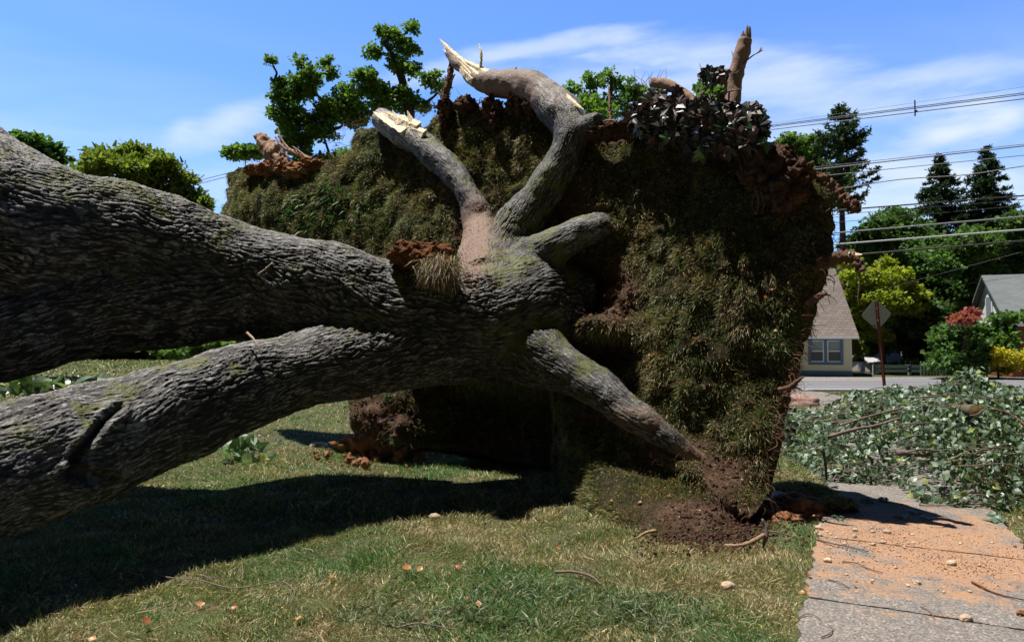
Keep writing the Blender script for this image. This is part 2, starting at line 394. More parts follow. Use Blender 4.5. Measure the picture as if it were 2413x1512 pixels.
def path_mat():
    t = NT('worn_aggregate_path'); v = t.n('ShaderNodeTexVoronoi'); v.inputs['Scale'].default_value = 85; t.l(t.pos, v.inputs['Vector'])
    agg = t.mix(0.75, (0.19, 0.17, 0.155), v.outputs['Color'], 'MIX')
    bw = t.n('ShaderNodeRGBToBW'); t.l(v.outputs['Color'], bw.inputs[0])
    c = t.ramp(bw.outputs[0], [(0.15, (0.13, 0.115, 0.105)), (0.5, (0.215, 0.195, 0.175)), (0.75, (0.27, 0.24, 0.21)), (0.9, (0.40, 0.36, 0.315))])
    c = t.mix(t.step(t.noise(110, 3, 0.6), 0.35, 0.62), t.mix(1.0, c, (0.75, 0.73, 0.72), 'MULTIPLY'), c)
    c = t.mix(t.math('MULTIPLY', t.step(t.noise(2.2, 6, 0.6), 0.4, 0.7), 0.35), c, (0.10, 0.092, 0.085))
    # spilt clay: strongest where the plate hangs over the path
    sp = t.n('ShaderNodeSeparateXYZ'); t.l(t.pos, sp.inputs[0])
    g1, g2 = G(2110, 1262), G(2330, 1340)
    def blob(cx, cy, rx, ry):
        dx = t.math('DIVIDE', t.math('SUBTRACT', sp.outputs[0], cx), rx); dy = t.math('DIVIDE', t.math('SUBTRACT', sp.outputs[1], cy), ry)
        return t.math('SQRT', t.math('ADD', t.math('MULTIPLY', dx, dx), t.math('MULTIPLY', dy, dy)))
    d = t.math('MINIMUM', blob(g1[0] + .2, g1[1], 1.5, 0.85), blob(g2[0], g2[1], 1.5, 0.6))
    n = t.noise(3.2, 8, 0.68); m = t.step(t.math('SUBTRACT', t.math('ADD', 1.15, t.math('MULTIPLY', t.math('SUBTRACT', n, 0.5), 5.0)), d), -0.15, 0.75)
    m = t.math('MULTIPLY', m, t.math('ADD', 0.35, t.math('MULTIPLY', t.step(t.noise(45, 4, 0.7), 0.38, 0.58), 0.6)))
    clay = t.mix(t.noise(30, 5), (0.28, 0.135, 0.062), (0.47, 0.275, 0.15))
    c = t.mix(m, c, clay)
    t.bump(t.math('ADD', bw.outputs[0], t.noise(160, 3)), 0.7, 0.006)
    return t.fin(c, 0.92, 0.2)
def path():
    # slabs of the straight walk, cracked joints between them, then a spur bending left
    m = path_mat(); cuts = [-6.0, -2.4, PJ(G(2100, 1440)), PJ(G(2180, 1295)), 5.9, 8.4, 11.0]
    bm_ = MB()
    for a, b in zip(cuts[:-1], cuts[1:]):
        n = 60; ss = np.linspace(a + 0.012, b - 0.012, n)
        def edge(s, w, k): return PL0 + PDIR * s + PNRM * (w + 0.012 * math.sin(s * 9 + k * 2) + 0.01 * math.sin(s * 31 + k))
        Lp = np.array([edge(s, 0.0, 1) for s in ss]); Rp = np.array([edge(s, PW, 4) for s in ss])
        # ragged joint ends
        m2 = 41; us = np.linspace(0, 1, m2); g = Lp[:, None] * (1 - us)[None, :, None] + Rp[:, None] * us[None, :, None]
        jag = 0.010 * perlin(np.stack([us * 14, us * 0 + a, us * 0], -1)) + 0.01 * perlin(np.stack([us * 47, us * 0 + a, us * 0 + 3], -1))
        for q, sg in ((0, 1), (-1, 1)): g[q] += PDIR * (jag * sg)[:, None]
        z = 0.012 + 0.004 * perlin(np.stack([g[..., 0].ravel() * 2, g[..., 1].ravel() * 2, g[..., 0].ravel() * 0], -1)).reshape(g.shape[:2])
        V = np.concatenate([g, z[..., None]], -1)
        lo = V.copy(); lo[..., 2] = -0.08
        i = np.arange(n - 1)[:, None] * m2 + np.arange(m2 - 1); F = np.stack([i, i + 1, i + m2 + 1, i + m2], -1).reshape(-1, 4)
        bm_.add(V.reshape(-1, 3), F)
        for e in (V[0], V[-1], V[:, 0], V[:, -1]):
            k = len(e); e2 = e.copy(); e2[:, 2] = -0.08; q = np.arange(k - 1); bm_.add(np.vstack([e, e2]), np.stack([q, q + 1, q + 1 + k, q + k], -1))
    # spur ribbon
    pts = [G(1985, 985), G(1960, 958), G(1940, 938), G(1880, 922), G(1790, 914), G(1650, 912)]
    p, _ = resample(pts, [0.6] * 6, 40); T, A, B = frames(p); S = unit(np.cross(T, [0, 0, 1.0])) * 0.65
    V = np.stack([p - S, p + S], 1); V[..., 2] = 0.01; i = np.arange(39) * 2
    bm_.add(V.reshape(-1, 3), np.stack([i, i + 1, i + 3, i + 2], -1))
    pts = [G(1700, 985), G(1850, 978), G(1960, 985), G(2000, 1000)]
    p, _ = resample(pts, [0.6] * 4, 30); T, A, B = frames(p); S = unit(np.cross(T, [0, 0, 1.0])) * 0.45
    V = np.stack([p - S, p + S], 1); V[..., 2] = 0.006; i = np.arange(29) * 2
    bm_.add(V.reshape(-1, 3), np.stack([i, i + 1, i + 3, i + 2], -1))
    tag(bm_.build('path', m), kind='structure')
def PJ(g): return float((g[:2] - PL0) @ PDIR)
path()
def sheet(name, pts, z, mat):
    b = MB(); b.add(np.array([[p[0], p[1], z] for p in pts]), np.array([list(range(len(pts)))])); return b.build(name, mat)
ROADN = 24.0; ROADF = 34.2
def ribbon(name, pts, hw, z, mat, off=0.0, kind='structure'):
    p, _ = resample(pts, [1] * len(pts), 90); p = np.hstack([p, np.zeros((90, 1))]); T = unit(np.gradient(p, axis=0)); S = np.stack([T[:, 1], -T[:, 0], 0 * T[:, 0]], 1)
    V = np.stack([p + S * (off - hw), p + S * (off + hw)], 1); V[..., 2] = z; i = np.arange(89) * 2; b = MB(); b.add(V.reshape(-1, 3), np.stack([i, i + 1, i + 3, i + 2], -1)); return tag(b.build(name, mat), kind=kind)
def road():
    c = [(220, 29.1), (120, 29.1), (60, 29.1), (20, 29.1), (4, 30.2), (-6, 34), (-13, 44), (-18, 62), (-22, 90), (-26, 140)]
    asp = plain('asphalt', (0.155, 0.155, 0.165), 0.9, 0.12, 0.7, 0.004)
    ribbon('road', c, 5.1, 0.0, asp)
    wl = plain('road_white_paint', (0.62, 0.62, 0.60), 0.8); yl = plain('road_yellow_paint', (0.62, 0.42, 0.12), 0.8)
    ribbon('road_edge_line', c, .06, 0.004, wl, 4.4); ribbon('road_edge_line', c, .06, 0.004, wl, -4.7)
    ribbon('road_centre_line', [(17, 29.1)] + c[4:], .06, 0.004, yl, 2.6); ribbon('road_centre_line', [(17, 29.1)] + c[4:], .06, 0.004, yl, 2.25)
    tar = plain('tar', (0.03, 0.03, 0.032), 0.6)
    ribbon('road_tar_seam', c, .035, 0.006, tar, -1.6); ribbon('road_tar_seam', c, .035, 0.006, tar, .3)
    con = plain('pale_concrete', (0.34, 0.325, 0.30), 0.9, 0.1, 1.5, 0.004)
    g = [G(2145, 914), G(2060, 922), G(2240, 948), G(2413, 985), G(2700, 1040), G(2700, 912)]
    g = [(p[0], min(p[1], ROADN + 0.0)) for p in g]
    o = sheet('driveway_apron', g, 0.004, con); tag(o, kind='structure')
road()

# ------------------------------------------------------------------ root plate plane
NF = np.array([-0.58, -0.815, 0.0]); NF /= np.linalg.norm(NF); TL = R(11.5)
NP_ = NF * math.cos(TL) + np.array([0, 0, 1.0]) * math.sin(TL); PP0 = np.array([2.3, 6.3, 1.0])
def planeY(px, py):
    r = ray(px, py); o = np.array([0, 0, CAMH]); t = NP_.dot(PP0 - o) / NP_.dot(r); return t * r[1]
def faceY(px, py):
    yp = planeY(px, py)
    if py > 1000:
        yg = G(px, py)[1]; k = 1.4
        h = max(k - abs(yp - yg), 0) / k; return min(yp, yg) - h * h * k * 0.25 * 0.0
    return yp
def FP(px, py, off=0.0):
    return P(px, py, faceY(px, py) - off)

# ------------------------------------------------------------------ the fallen tree: wood
def PT(l): return [P(a, b, c) for a, b, c, d in l], [d for a, b, c, d in l]
def ext(pts, rad, d, r=None):
    pts = list(pts); v = unit(np.array(pts[-1]) - np.array(pts[-2])); pts.append(pts[-1] + v * d); return pts, list(rad) + [r if r else rad[-1]]
TUBES = []
def addt(lbl, l, e=0, er=None):
    p, r = PT(l)
    if e: p, r = ext(p, r, e, er)
    TUBES.append((lbl, p, r))
addt('trunk', [(1345, 715, 8.45, .46), (1230, 730, 7.75, .66), (1090, 770, 7.4, .635), (900, 750, 7.05, .62), (750, 695, 6.85, .56), (600, 655, 6.65, .525), (450, 618, 6.4, .535), (300, 582, 6.1, .563), (150, 566, 5.8, .585), (0, 548, 5.45, .61)], 3.0, .6)
addt('limb', [(900, 765, 7.1, .46), (750, 715, 6.85, .44), (600, 695, 6.65, .455), (450, 700, 6.3, .455), (300, 712, 5.98, .425), (150, 743, 5.66, .392), (0, 788, 5.33, .357)], 3.0, .32)
addt('limb', [(900, 715, 7.6, .45), (750, 690, 7.75, .48), (600, 660, 7.8, .52), (450, 634, 7.2, .55), (300, 606, 6.9, .59), (150, 580, 6.6, .61), (0, 566, 6.3, .62)], 3.0, .5)  # unseen limb added behind the trunk to widen its shadow on the ground
addt('limb', [(600, 650, 7.1, .35), (300, 560, 7.15, .458), (180, 524, 7.2, .494), (90, 482, 7.25, .505), (0, 434, 7.3, .525), (-150, 350, 7.4, .54)], 2.5, .45)
addt('limb', [(1150, 800, 7.6, .52), (1000, 812, 7.0, .44), (850, 845, 6.6, .37), (727, 868, 6.2, .328), (600, 907, 5.85, .36), (431, 964, 5.33, .391), (230, 1040, 4.8, .417), (0, 1112, 4.25, .406)], 2.2, .40)
def rootpts(l): return [(a, b, faceY(a, b) - o, r) for a, b, o, r in l]
addt('root', [(1180, 720, 7.62, .50)] + rootpts([(1190, 620, .35, .36), (1215, 545, .30, .29), (1262, 470, .28, .225), (1312, 395, .25, .22), (1345, 325, .22, .23), (1320, 262, .20, .25), (1262, 208, .22, .20), (1190, 197, .28, .16), (1120, 187, .36, .135), (1085, 154, .42, .10), (1056, 122, .46, .06)]))
addt('root', rootpts([(1345, 325, .22, .2), (1385, 303, .24, .15), (1418, 284, .34, .11)]))
addt('root', [(1150, 680, 7.5, .40)] + rootpts([(1135, 560, .10, .25), (1112, 470, .12, .16), (1070, 405, .18, .19), (1005, 350, .18, .21), (945, 308, .16, .20), (895, 278, .12, .17)]))
addt('root', [(1200, 700, 7.65, .45)] + rootpts([(1225, 635, .32, .28), (1290, 590, .40, .23), (1345, 558, .30, .21), (1395, 538, .12, .17), (1440, 528, -.35, .13)]))
addt('root', [(1200, 800, 7.5, .48), (1255, 826, 7.28, .37), (1325, 866, 7.08, .26)] + rootpts([(1410, 920, .48, .20), (1490, 975, .44, .17), (1560, 1020, .36, .135), (1620, 1075, .18, .11), (1690, 1130, -.1, .08)]))
addt('root', [(1200, 700, 7.5, .46)] + rootpts([(1330, 700, -.1, .35), (1400, 690, -.35, .2)]))

tree = empty('fallen_tree', G(1250, 1120), 'huge uprooted tree with mossy grey trunk, its turf covered root plate standing upright', 'fallen tree')

def tube_samples():
    out = []
    for lbl, p, r in TUBES:
        q, rr = resample(p, r, len(p) * 7); T, A, B = frames(q); s = np.concatenate([[0], np.cumsum(np.linalg.norm(np.diff(q, axis=0), axis=1))])
        out.append((q, rr, T, A, B, s))
    return out
TS = tube_samples()
def near_tube(V, ts):
    """signed distance and bark coordinates of V (n,3) on one tube"""
    q, rr, T, A, B, s = [a.astype(np.float32) for a in ts]; lo = q.min(0) - rr.max() - .35; hi = q.max(0) + rr.max() + .35
    inb = ((V > lo) & (V < hi)).all(1)
    if not inb.all() and len(V) > 10:
        out = [np.full(len(V), v, np.float32) for v in (9., 0., 0., 0., .3)]
        if inb.any():
            for o_, r_ in zip(out, near_tube(np.ascontiguousarray(V[inb]), ts)): o_[inb] = r_
        return tuple(out)
    V = V.astype(np.float32); n = len(V); best = np.full(n, 1e9, np.float32); bi = np.zeros(n, np.int32); bt = np.zeros(n, np.float32)
    for i in range(len(q) - 1):
        d = q[i + 1] - q[i]; l2 = d @ d; t = np.clip(((V - q[i]) @ d) / l2, 0, 1)
        c = V - q[i] - t[:, None] * d; sdv = np.sqrt((c * c).sum(1)) - (rr[i] * (1 - t) + rr[i + 1] * t)
        m = sdv < best; best[m] = sdv[m]; bi[m] = i; bt[m] = t[m]
    u_ = bi + bt; ds = np.linalg.norm(np.diff(q, axis=0), axis=1).mean(); N_1 = len(q) - 1.0001
    for _ in range(5):
        bi = np.clip(u_, 0, N_1).astype(np.int32); f_ = (np.clip(u_, 0, N_1) - bi)[:, None]; qq = q[bi] * (1 - f_) + q[bi + 1] * f_; tt = T[bi] * (1 - f_) + T[bi + 1] * f_
        u_ = np.clip(u_ + 0.6 * ((V - qq) * tt).sum(1) / ds, 0, N_1)
    bi = u_.astype(np.int32); bt = (u_ - bi).astype(np.float32)
    i2 = bi + 1; c = V - (q[bi] * (1 - bt)[:, None] + q[i2] * bt[:, None])
    a = (c * (A[bi] * (1 - bt)[:, None] + A[i2] * bt[:, None])).sum(1); b = (c * (B[bi] * (1 - bt)[:, None] + B[i2] * bt[:, None])).sum(1)
    return best, a, b, s[bi] * (1 - bt) + s[i2] * bt, rr[bi] * (1 - bt) + rr[i2] * bt
def build_wood():
    mb = MB()
    for (lbl, p, r), ts in zip(TUBES, TS):
        V, F = tube(p, r, 20, len(p) * 5); mb.add(V, F)
    o = mb.build('tmp_wood', None)
    md = o.modifiers.new('r', 'REMESH'); md.mode = 'VOXEL'; md.voxel_size = 0.036
    dg = bpy.context.evaluated_depsgraph_get(); me = bpy.data.meshes.new_from_object(o.evaluated_get(dg)); off = np.array(o.location)
    V = np.empty(len(me.vertices) * 3, np.float32); me.vertices.foreach_get('co', V); V = V.reshape(-1, 3)
    E = np.empty(len(me.edges) * 2, np.int32); me.edges.foreach_get('vertices', E); E = E.reshape(-1, 2)
    n = len(V); deg = np.bincount(E.ravel(), minlength=n)[:, None]
    for it in range(16):
        lam = 0.55 if it % 2 == 0 else -0.50
        if it > 11: lam = 0.3
        a = np.stack([np.bincount(E[:, 0], V[E[:, 1], k], n) + np.bincount(E[:, 1], V[E[:, 0], k], n) for k in range(3)], 1) / deg
        V = V + lam * (a - V)
    me.vertices.foreach_set('co', V.astype(np.float32).ravel()); me.update()
    o2 = bpy.data.objects.new('tmp2', me); C.objects.link(o2); o2.location = o.location
    ss = o2.modifiers.new('s', 'SUBSURF'); ss.levels = 2; ss.render_levels = 2
    dg = bpy.context.evaluated_depsgraph_get(); dg.update(); m2 = bpy.data.meshes.new_from_object(o2.evaluated_get(dg))
    V = np.empty(len(m2.vertices) * 3, np.float32); m2.vertices.foreach_get('co', V); V = V.reshape(-1, 3) + off.astype(np.float32)
    Nn = np.empty(len(m2.vertices) * 3, np.float32); m2.vertex_normals.foreach_get('vector', Nn); Nn = Nn.reshape(-1, 3)
    F = np.empty(len(m2.loops), np.int32); m2.loops.foreach_get('vertex_index', F); F = F.reshape(-1, 4)
    for a in (o, o2): bpy.data.objects.remove(a)
    print('wood verts', len(V))
    S = []; H = []; W = []; M2 = []
    for k, ts in enumerate(TS):
        sdv, a, b, s, r = near_tube(V, ts); w = np.exp(-np.clip(sdv, -0.5, 2) / 0.06); S.append(sdv)
        h = np.zeros(len(V), np.float32); idx = sdv < 0.30
        thick = np.clip(r[idx] / 0.45, 0.35, 1.1)
        sc = 1.0 / np.clip(r[idx] / 0.45, 0.45, 1.0)
        aa, bb, s_ = a[idx] * sc, b[idx] * sc, s[idx] + k * 11
        wx = 0.06 * fbm(np.stack([aa * 3, bb * 3, s_ * 2.2], -1), 2); wy = 0.06 * fbm(np.stack([aa * 3 + 9, bb * 3, s_ * 2.2], -1), 2); s_ = s_ + 0.05 * fbm(np.stack([aa * 9, bb * 9, s_ * 5], -1), 2)
        n1 = perlin(np.stack([(aa + wx) * 25, (bb + wy) * 25, s_ * 3.8], -1)); n2 = perlin(np.stack([(aa + wx) * 46 + 5, (bb + wy) * 46, s_ * 10], -1))
        n3 = fbm(np.stack([aa * 50, bb * 50, s_ * 34], -1), 2, 0.6)
        vary = 0.75 + 0.5 * perlin(np.stack([aa * 2, bb * 2, s_ * 1.1 + 40], -1)); hh = 0.52 * sstep(0.0, 0.34 * vary, np.abs(n1)) + 0.34 * sstep(0.0, 0.34, np.abs(n2)) + 0.17 * n3
        h[idx] = hh; H.append(h * 1.0); W.append(w)
        M2.append((w, np.where(idx, 0, 0)))
        H[-1][idx] *= 1.0
        S[-1] = sdv
        W[-1] = w * idx + 1e-9
        M2[-1] = np.interp(np.arange(len(V)), [0, 1], [0, 0]); M2[-1][idx] = thick
    W = np.array(W); W /= W.sum(0); H_ = (W * np.array(H)).sum(0); TH = (W * np.array(M2)).sum(0)
    lab = np.argmin(np.array(S), 0)
    big = fbm(V * 1.1, 3); med = fbm(V * 3.1 + 5, 3)
    px, py = proj(V)
    # smooth, barkless skin on the thin far ends of the roots
    smoothz = sstep(300, 215, py) * (px > 1000) + sstep(1010, 930, px) * sstep(380, 300, py) * (px > 800)
    smoothz = np.clip(smoothz, 0, 1) * np.isin(lab, (5, 7))
    Vd = V + Nn * (0.026 * TH * (0.75 + 0.5 * sstep(-.4, .4, big)) * (H_ - 0.75) * (1 - 0.75 * smoothz) + 0.05 * big + 0.022 * med)[:, None]
    # crease and knot scar on the lower limb
    cr = np.array([(285, 955), (250, 985), (215, 1030), (185, 1065), (170, 1110)], float); dmin = np.full(len(V), 1e9)
    for a_, b_ in zip(cr[:-1], cr[1:]):
        ab = b_ - a_; t_ = np.clip(((px - a_[0]) * ab[0] + (py - a_[1]) * ab[1]) / (ab @ ab), 0, 1); dmin = np.minimum(dmin, np.hypot(px - a_[0] - t_ * ab[0], py - a_[1] - t_ * ab[1]))
    isL = (lab == 4) & (V[:, 1] < 5.2); crz = isL * np.exp(-(dmin / 7.0) ** 2); lip = isL * np.exp(-((dmin - 20) / 11.0) ** 2)
    kn = isL * np.exp(-(((px - 205) / 55) ** 2 + ((py - 1122) / 17) ** 2)); knl = isL * np.exp(-((np.hypot((px - 205) / 62, (py - 1120) / 24) - 1.15) / .28) ** 2)
    Vd = Vd + Nn * (lip * .022 + knl * .022 - crz * .028 - kn * .06)[:, None]; H_ = np.clip(H_ - crz * .45 - kn * .6, 0, 1)
    moss = sstep(0.25, 0.6, fbm(V * 2.6 + 3, 3)) * sstep(0.35, 0.9, Nn[:, 2])
    moss = np.maximum(moss, sstep(0.3, 0.55, fbm(V * 3.3 + 30, 3)) * sstep(0.0, 0.5, Nn[:, 2]))
    def blob(x, y, rx, ry): return np.exp(-(((px - x) / rx) ** 2 + ((py - y) / ry) ** 2) ** 1.5)
    base = np.clip(blob(1240, 800, 90, 60) + blob(1190, 560, 60, 70) + blob(1290, 430, 60, 60) + blob(1250, 600, 90, 50) + blob(830, 757, 75, 22) + blob(150, 418, 150, 28) + blob(560, 520, 120, 14) + .8 * blob(300, 905, 50, 26) + .7 * blob(70, 1020, 60, 40) + .6 * blob(400, 470, 120, 20) + blob(1280, 560, 60, 50) + .8 * blob(1310, 470, 40, 60), 0, 1)
    moss = np.clip(moss + base * sstep(-0.15, 0.3, fbm(V * 7 + 8, 3)), 0, 1) * sstep(0.1, 0.5, H_ + 0.15)
    soil = np.clip(0.8 * blob(1105, 610, 45, 65) + 0.7 * blob(1120, 520, 40, 60) + smoothz * (0.45 + 0.5 * sstep(1290, 1240, px) * (px > 1000)) + 0.4 * blob(1130, 560, 60, 130) + 0.6 * blob(1500, 985, 100, 40) + blob(1640, 1090, 60, 60), 0, 1)
    soil = soil * sstep(-0.5, 0.1, fbm(V * 9, 3) + soil - 0.4)
    col = np.stack([np.clip(H_ + smoothz * 0.3, 0, 1), moss * (1 - smoothz), soil], 1)
    fl = lab[F[:, 0]]
    groups = {}
    for k in range(len(TUBES)): groups.setdefault(k if k not in (6,) else 5, []).append(k)
    for k, ks in groups.items():
        sel = F[np.isin(fl, ks)]
        if not len(sel): continue
        u, inv = np.unique(sel.ravel(), return_inverse=True)
        mk(TUBES[k][0], Vd[u], inv.reshape(-1, 4), BARK, tree, True, col[u])
    bpy.data.meshes.remove(m2)
build_wood()

def in_wood(Pt, margin=0.0):
    m = np.zeros(len(Pt), bool)
    for ts in TS[5:]: m |= near_tube(Pt, ts)[0] < margin
    return m

# ------------------------------------------------------------------ root plate: soil slab and turf
OUT = [(500, 500), (512, 440), (528, 402), (562, 378), (605, 378), (680, 392), (755, 372), (800, 330), (818, 296), (868, 284), (930, 300), (985, 290), (1005, 258), (1045, 242), (1120, 240), (1200, 240), (1270, 246), (1340, 272),
       (1420, 300), (1480, 275), (1560, 280), (1640, 300), (1720, 308), (1790, 332), (1850, 366), (1885, 398), (1935, 425), (1958, 470), (1958, 560), (1948, 620), (1925, 690), (1895, 760), (1875, 860), (1862, 900), (1838, 960), (1835, 1050),
       (1815, 1120), (1798, 1180), (1772, 1222), (1700, 1262), (1600, 1272), (1500, 1250), (1400, 1195), (1310, 1125), (1200, 1100), (1090, 1085), (975, 1060), (880, 1045), (815, 1005), (805, 930), (720, 880), (620, 790), (540, 640)]
CEN = (1230.0, 700.0)
def plate_mesh():
    o = np.array(OUT, float); a = np.unwrap(np.arctan2(o[:, 1] - CEN[1], o[:, 0] - CEN[0])); o2 = np.vstack([o, o[:1]])
    seg = np.concatenate([[0], np.cumsum(np.linalg.norm(np.diff(o2, axis=0), axis=1))])
    NT_ = 520; NR = 150; u = np.linspace(0, seg[-1], NT_, endpoint=False)
    ox = np.interp(u, seg, o2[:, 0]); oy = np.interp(u, seg, o2[:, 1])
    jg = 1 + .012 * fbm(np.stack([ox, oy, ox * 0], -1) * .035, 4, .65) * sstep(1130, 1050, oy); ox = CEN[0] + (ox - CEN[0]) * jg; oy = CEN[1] + (oy - CEN[1]) * jg
    t = np.linspace(0.02, 1, NR) ** 0.8; PX = CEN[0] + t[:, None] * (ox - CEN[0]); PY = CEN[1] + t[:, None] * (oy - CEN[1])
    V = np.empty((NR, NT_, 3))
    r = ray(PX, PY); tpl = (NP_ @ (PP0 - np.array([0, 0, CAMH]))) / np.tensordot(NP_, r, (0, 0)); yp = tpl * r[1]
    with np.errstate(divide='ignore'): yg = np.where(r[2] < -1e-6, -CAMH / np.minimum(r[2], -1e-6) * r[1], 1e9)
    Yf = np.where(PY > 1000, np.minimum(yp, yg), yp); tt_ = Yf / r[1]; V = np.stack([r[0] * tt_, Yf, CAMH + r[2] * tt_], -1)
    px, py = PX, PY
    Lx = np.interp(PX, [1250, 1340, 1490, 1620, 1780], [840, 900, 985, 1075, 1200]); yb = np.interp(PX, [1300, 1400, 1500, 1600, 1700, 1772], [1130, 1200, 1255, 1276, 1266, 1225])
    rL = ray(PX, Lx); YL = (NP_ @ (PP0 - np.array([0, 0, CAMH]))) / np.tensordot(NP_, rL, (0, 0)) * rL[1]; rB = ray(PX, yb); YB = -CAMH / rB[2] * rB[1]
    fs = np.clip((PY - Lx) / (yb - Lx), 0, 1); Ys = YL + (YB - YL) * (0.55 * fs + 0.45 * fs ** 2); ws = (PY > Lx) * sstep(1285, 1335, PX) * sstep(1800, 1760, PX); Yf = Yf * (1 - ws) + Ys * ws
    tt_ = Yf / r[1]; V = np.stack([r[0] * tt_, Yf, CAMH + r[2] * tt_], -1)
    def g(x, y, rx, ry, p=1.0): return np.exp(-(((px - x) / rx) ** 2 + ((py - y) / ry) ** 2) ** p)
    f = V.reshape(-1, 3)
    d = (0.10 * fbm(f * 1.1 + 2, 3) + 0.065 * fbm(f * 3.6, 4, .6)).reshape(NR, NT_)
    d += 0.16 * g(1130, 330, 110, 60) + 0.22 * g(700, 480, 150, 70) - 0.55 * g(1350, 680, 60, 85, 1.5) - 0.30 * g(1430, 830, 60, 35, 2)
    d += 0.30 * g(1410, 775, 80, 26, 1.5) + 0.12 * g(1740, 560, 130, 200) - 0.15 * g(1620, 430, 60, 90) - 0.30 * g(1760, 415, 60, 45)
    d += 0.30 * g(1820, 400, 60, 50) - 0.12 * g(1420, 620, 80, 60)
    d -= 0.25 * g(1440, 330, 60, 60)
    tR = np.broadcast_to(t[:, None], px.shape); rim = sstep(0.92, 1.0, np.broadcast_to(t[:, None], px.shape)); d -= 0.2 * rim ** 2 * sstep(1150, 1000, py)
    lowm = sstep(1020, 1150, py); d = d * (1 - 0.75 * lowm)
    under = sstep(0, 60, py - np.interp(px, [1250, 1340, 1490, 1620, 1780], [840, 900, 985, 1075, 1200])) * sstep(1290, 1360, px)
    d += 0.10 * under - 0.9 * sstep(1310, 1250, px) * sstep(950, 1010, px) * sstep(860, 930, py)
    d += 0.30 * np.exp(-((py - np.interp(px, [1250, 1340, 1490, 1620, 1780], [830, 885, 985, 1080, 1200])) / 38.0) ** 2) * sstep(1330, 1480, px) * sstep(1260, 1180, py)
    V = V + NP_ * d[..., None]
    # turf mound at the foot bulges up out of the lawn
    V[..., 2] += - 0.10 * sstep(.92, 1.0, tR) * sstep(1060, 1120, py)
    back = V.copy(); tt = t[:, None]
    th = 0.15 + 0.75 * np.sqrt(np.clip(1 - (tt * 0.98) ** 2, 0, 1)) * np.ones_like(px)
    plane = V - NP_ * d[..., None] * 0.6
    cc_ = plane[0].mean(0); back = cc_ + (plane - cc_) * (1 - .07 * sstep(.3, 1.0, tR))[..., None] - NP_ * (th + 0.22 * np.abs(fbm(f * 1.4 + 40, 4).reshape(px.shape)))[..., None]
    cB = back[0].mean(0); cF = V[0].mean(0)
    i = np.arange(NR - 1)[:, None] * NT_; j = np.arange(NT_)[None]; j2 = (j + 1) % NT_
    F1 = np.stack([i + j, i + j2, i + NT_ + j2, i + NT_ + j], -1).reshape(-1, 4)
    n = NR * NT_; F2 = F1[:, ::-1] + n
    k = (NR - 1) * NT_; r = np.stack([k + j[0], k + j2[0], n + k + j2[0], n + k + j[0]], -1)
    VV = np.vstack([V.reshape(-1, 3), back.reshape(-1, 3), cF, cB])
    c1 = np.stack([np.full(NT_, 2 * n), j2[0], j[0]], -1); c2 = np.stack([np.full(NT_, 2 * n + 1), n + j[0], n + j2[0]], -1)
    return VV, [np.vstack([F1, F2, r]), np.vstack([c1, c2])], F1, V
pV, pF, pF1, pFace = plate_mesh()
def soil_zone(px, py):
    """0 turf ... 1 bare soil on the plate face, as seen in the photograph"""
    def g(x, y, rx, ry, p=1.5): return np.exp(-(((px - x) / rx) ** 2 + ((py - y) / ry) ** 2) ** p)
    z = g(1140, 570, 60, 120) + g(1450, 690, 60, 75) + g(1700, 1120, 60, 50) + 1.1 * g(1670, 1215, 130, 40) + 1.2 * g(1835, 395, 75, 60) + g(1640, 350, 70, 40) * 0.8
    z = z + g(680, 382, 90, 14) + 0.9 * g(1150, 246, 120, 14) + g(1365, 670, 60, 90) + g(1430, 830, 50, 30) + 0.7 * g(1390, 985, 70, 25) + 0.9 * g(1570, 1060, 90, 30) + g(900, 985, 90, 60)
    z = z + 0.9 * g(1360, 440, 25, 70) + 0.8 * g(1440, 320, 40, 30) + g(1060, 540, 40, 30) * 0.4 + 0.6 * g(1350, 500, 60, 40)
    return z
def plate_mat():
    t = NT('root_plate_soil'); a = t.attr(); sp = t.n('ShaderNodeSeparateColor'); t.l(a, sp.inputs[0])
    n1 = t.noise(9, 6, 0.6); n2 = t.noise(70, 5, 0.7)
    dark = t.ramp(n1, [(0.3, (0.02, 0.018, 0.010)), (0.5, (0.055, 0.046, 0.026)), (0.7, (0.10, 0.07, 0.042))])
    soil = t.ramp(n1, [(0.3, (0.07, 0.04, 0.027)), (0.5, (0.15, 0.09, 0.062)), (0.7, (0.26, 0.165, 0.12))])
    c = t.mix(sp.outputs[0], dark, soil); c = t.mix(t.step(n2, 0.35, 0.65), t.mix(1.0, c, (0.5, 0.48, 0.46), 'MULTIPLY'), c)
    t.bump(t.math('ADD', n2, n1), 1.0, 0.03); return t.fin(c, 0.95, 0.1)
ppx, ppy = proj(pV)
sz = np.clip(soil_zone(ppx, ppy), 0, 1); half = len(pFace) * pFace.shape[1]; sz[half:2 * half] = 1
plate = mk('root_plate', pV, pF, plate_mat(), tree, True, np.stack([sz, sz * 0, sz * 0], 1))

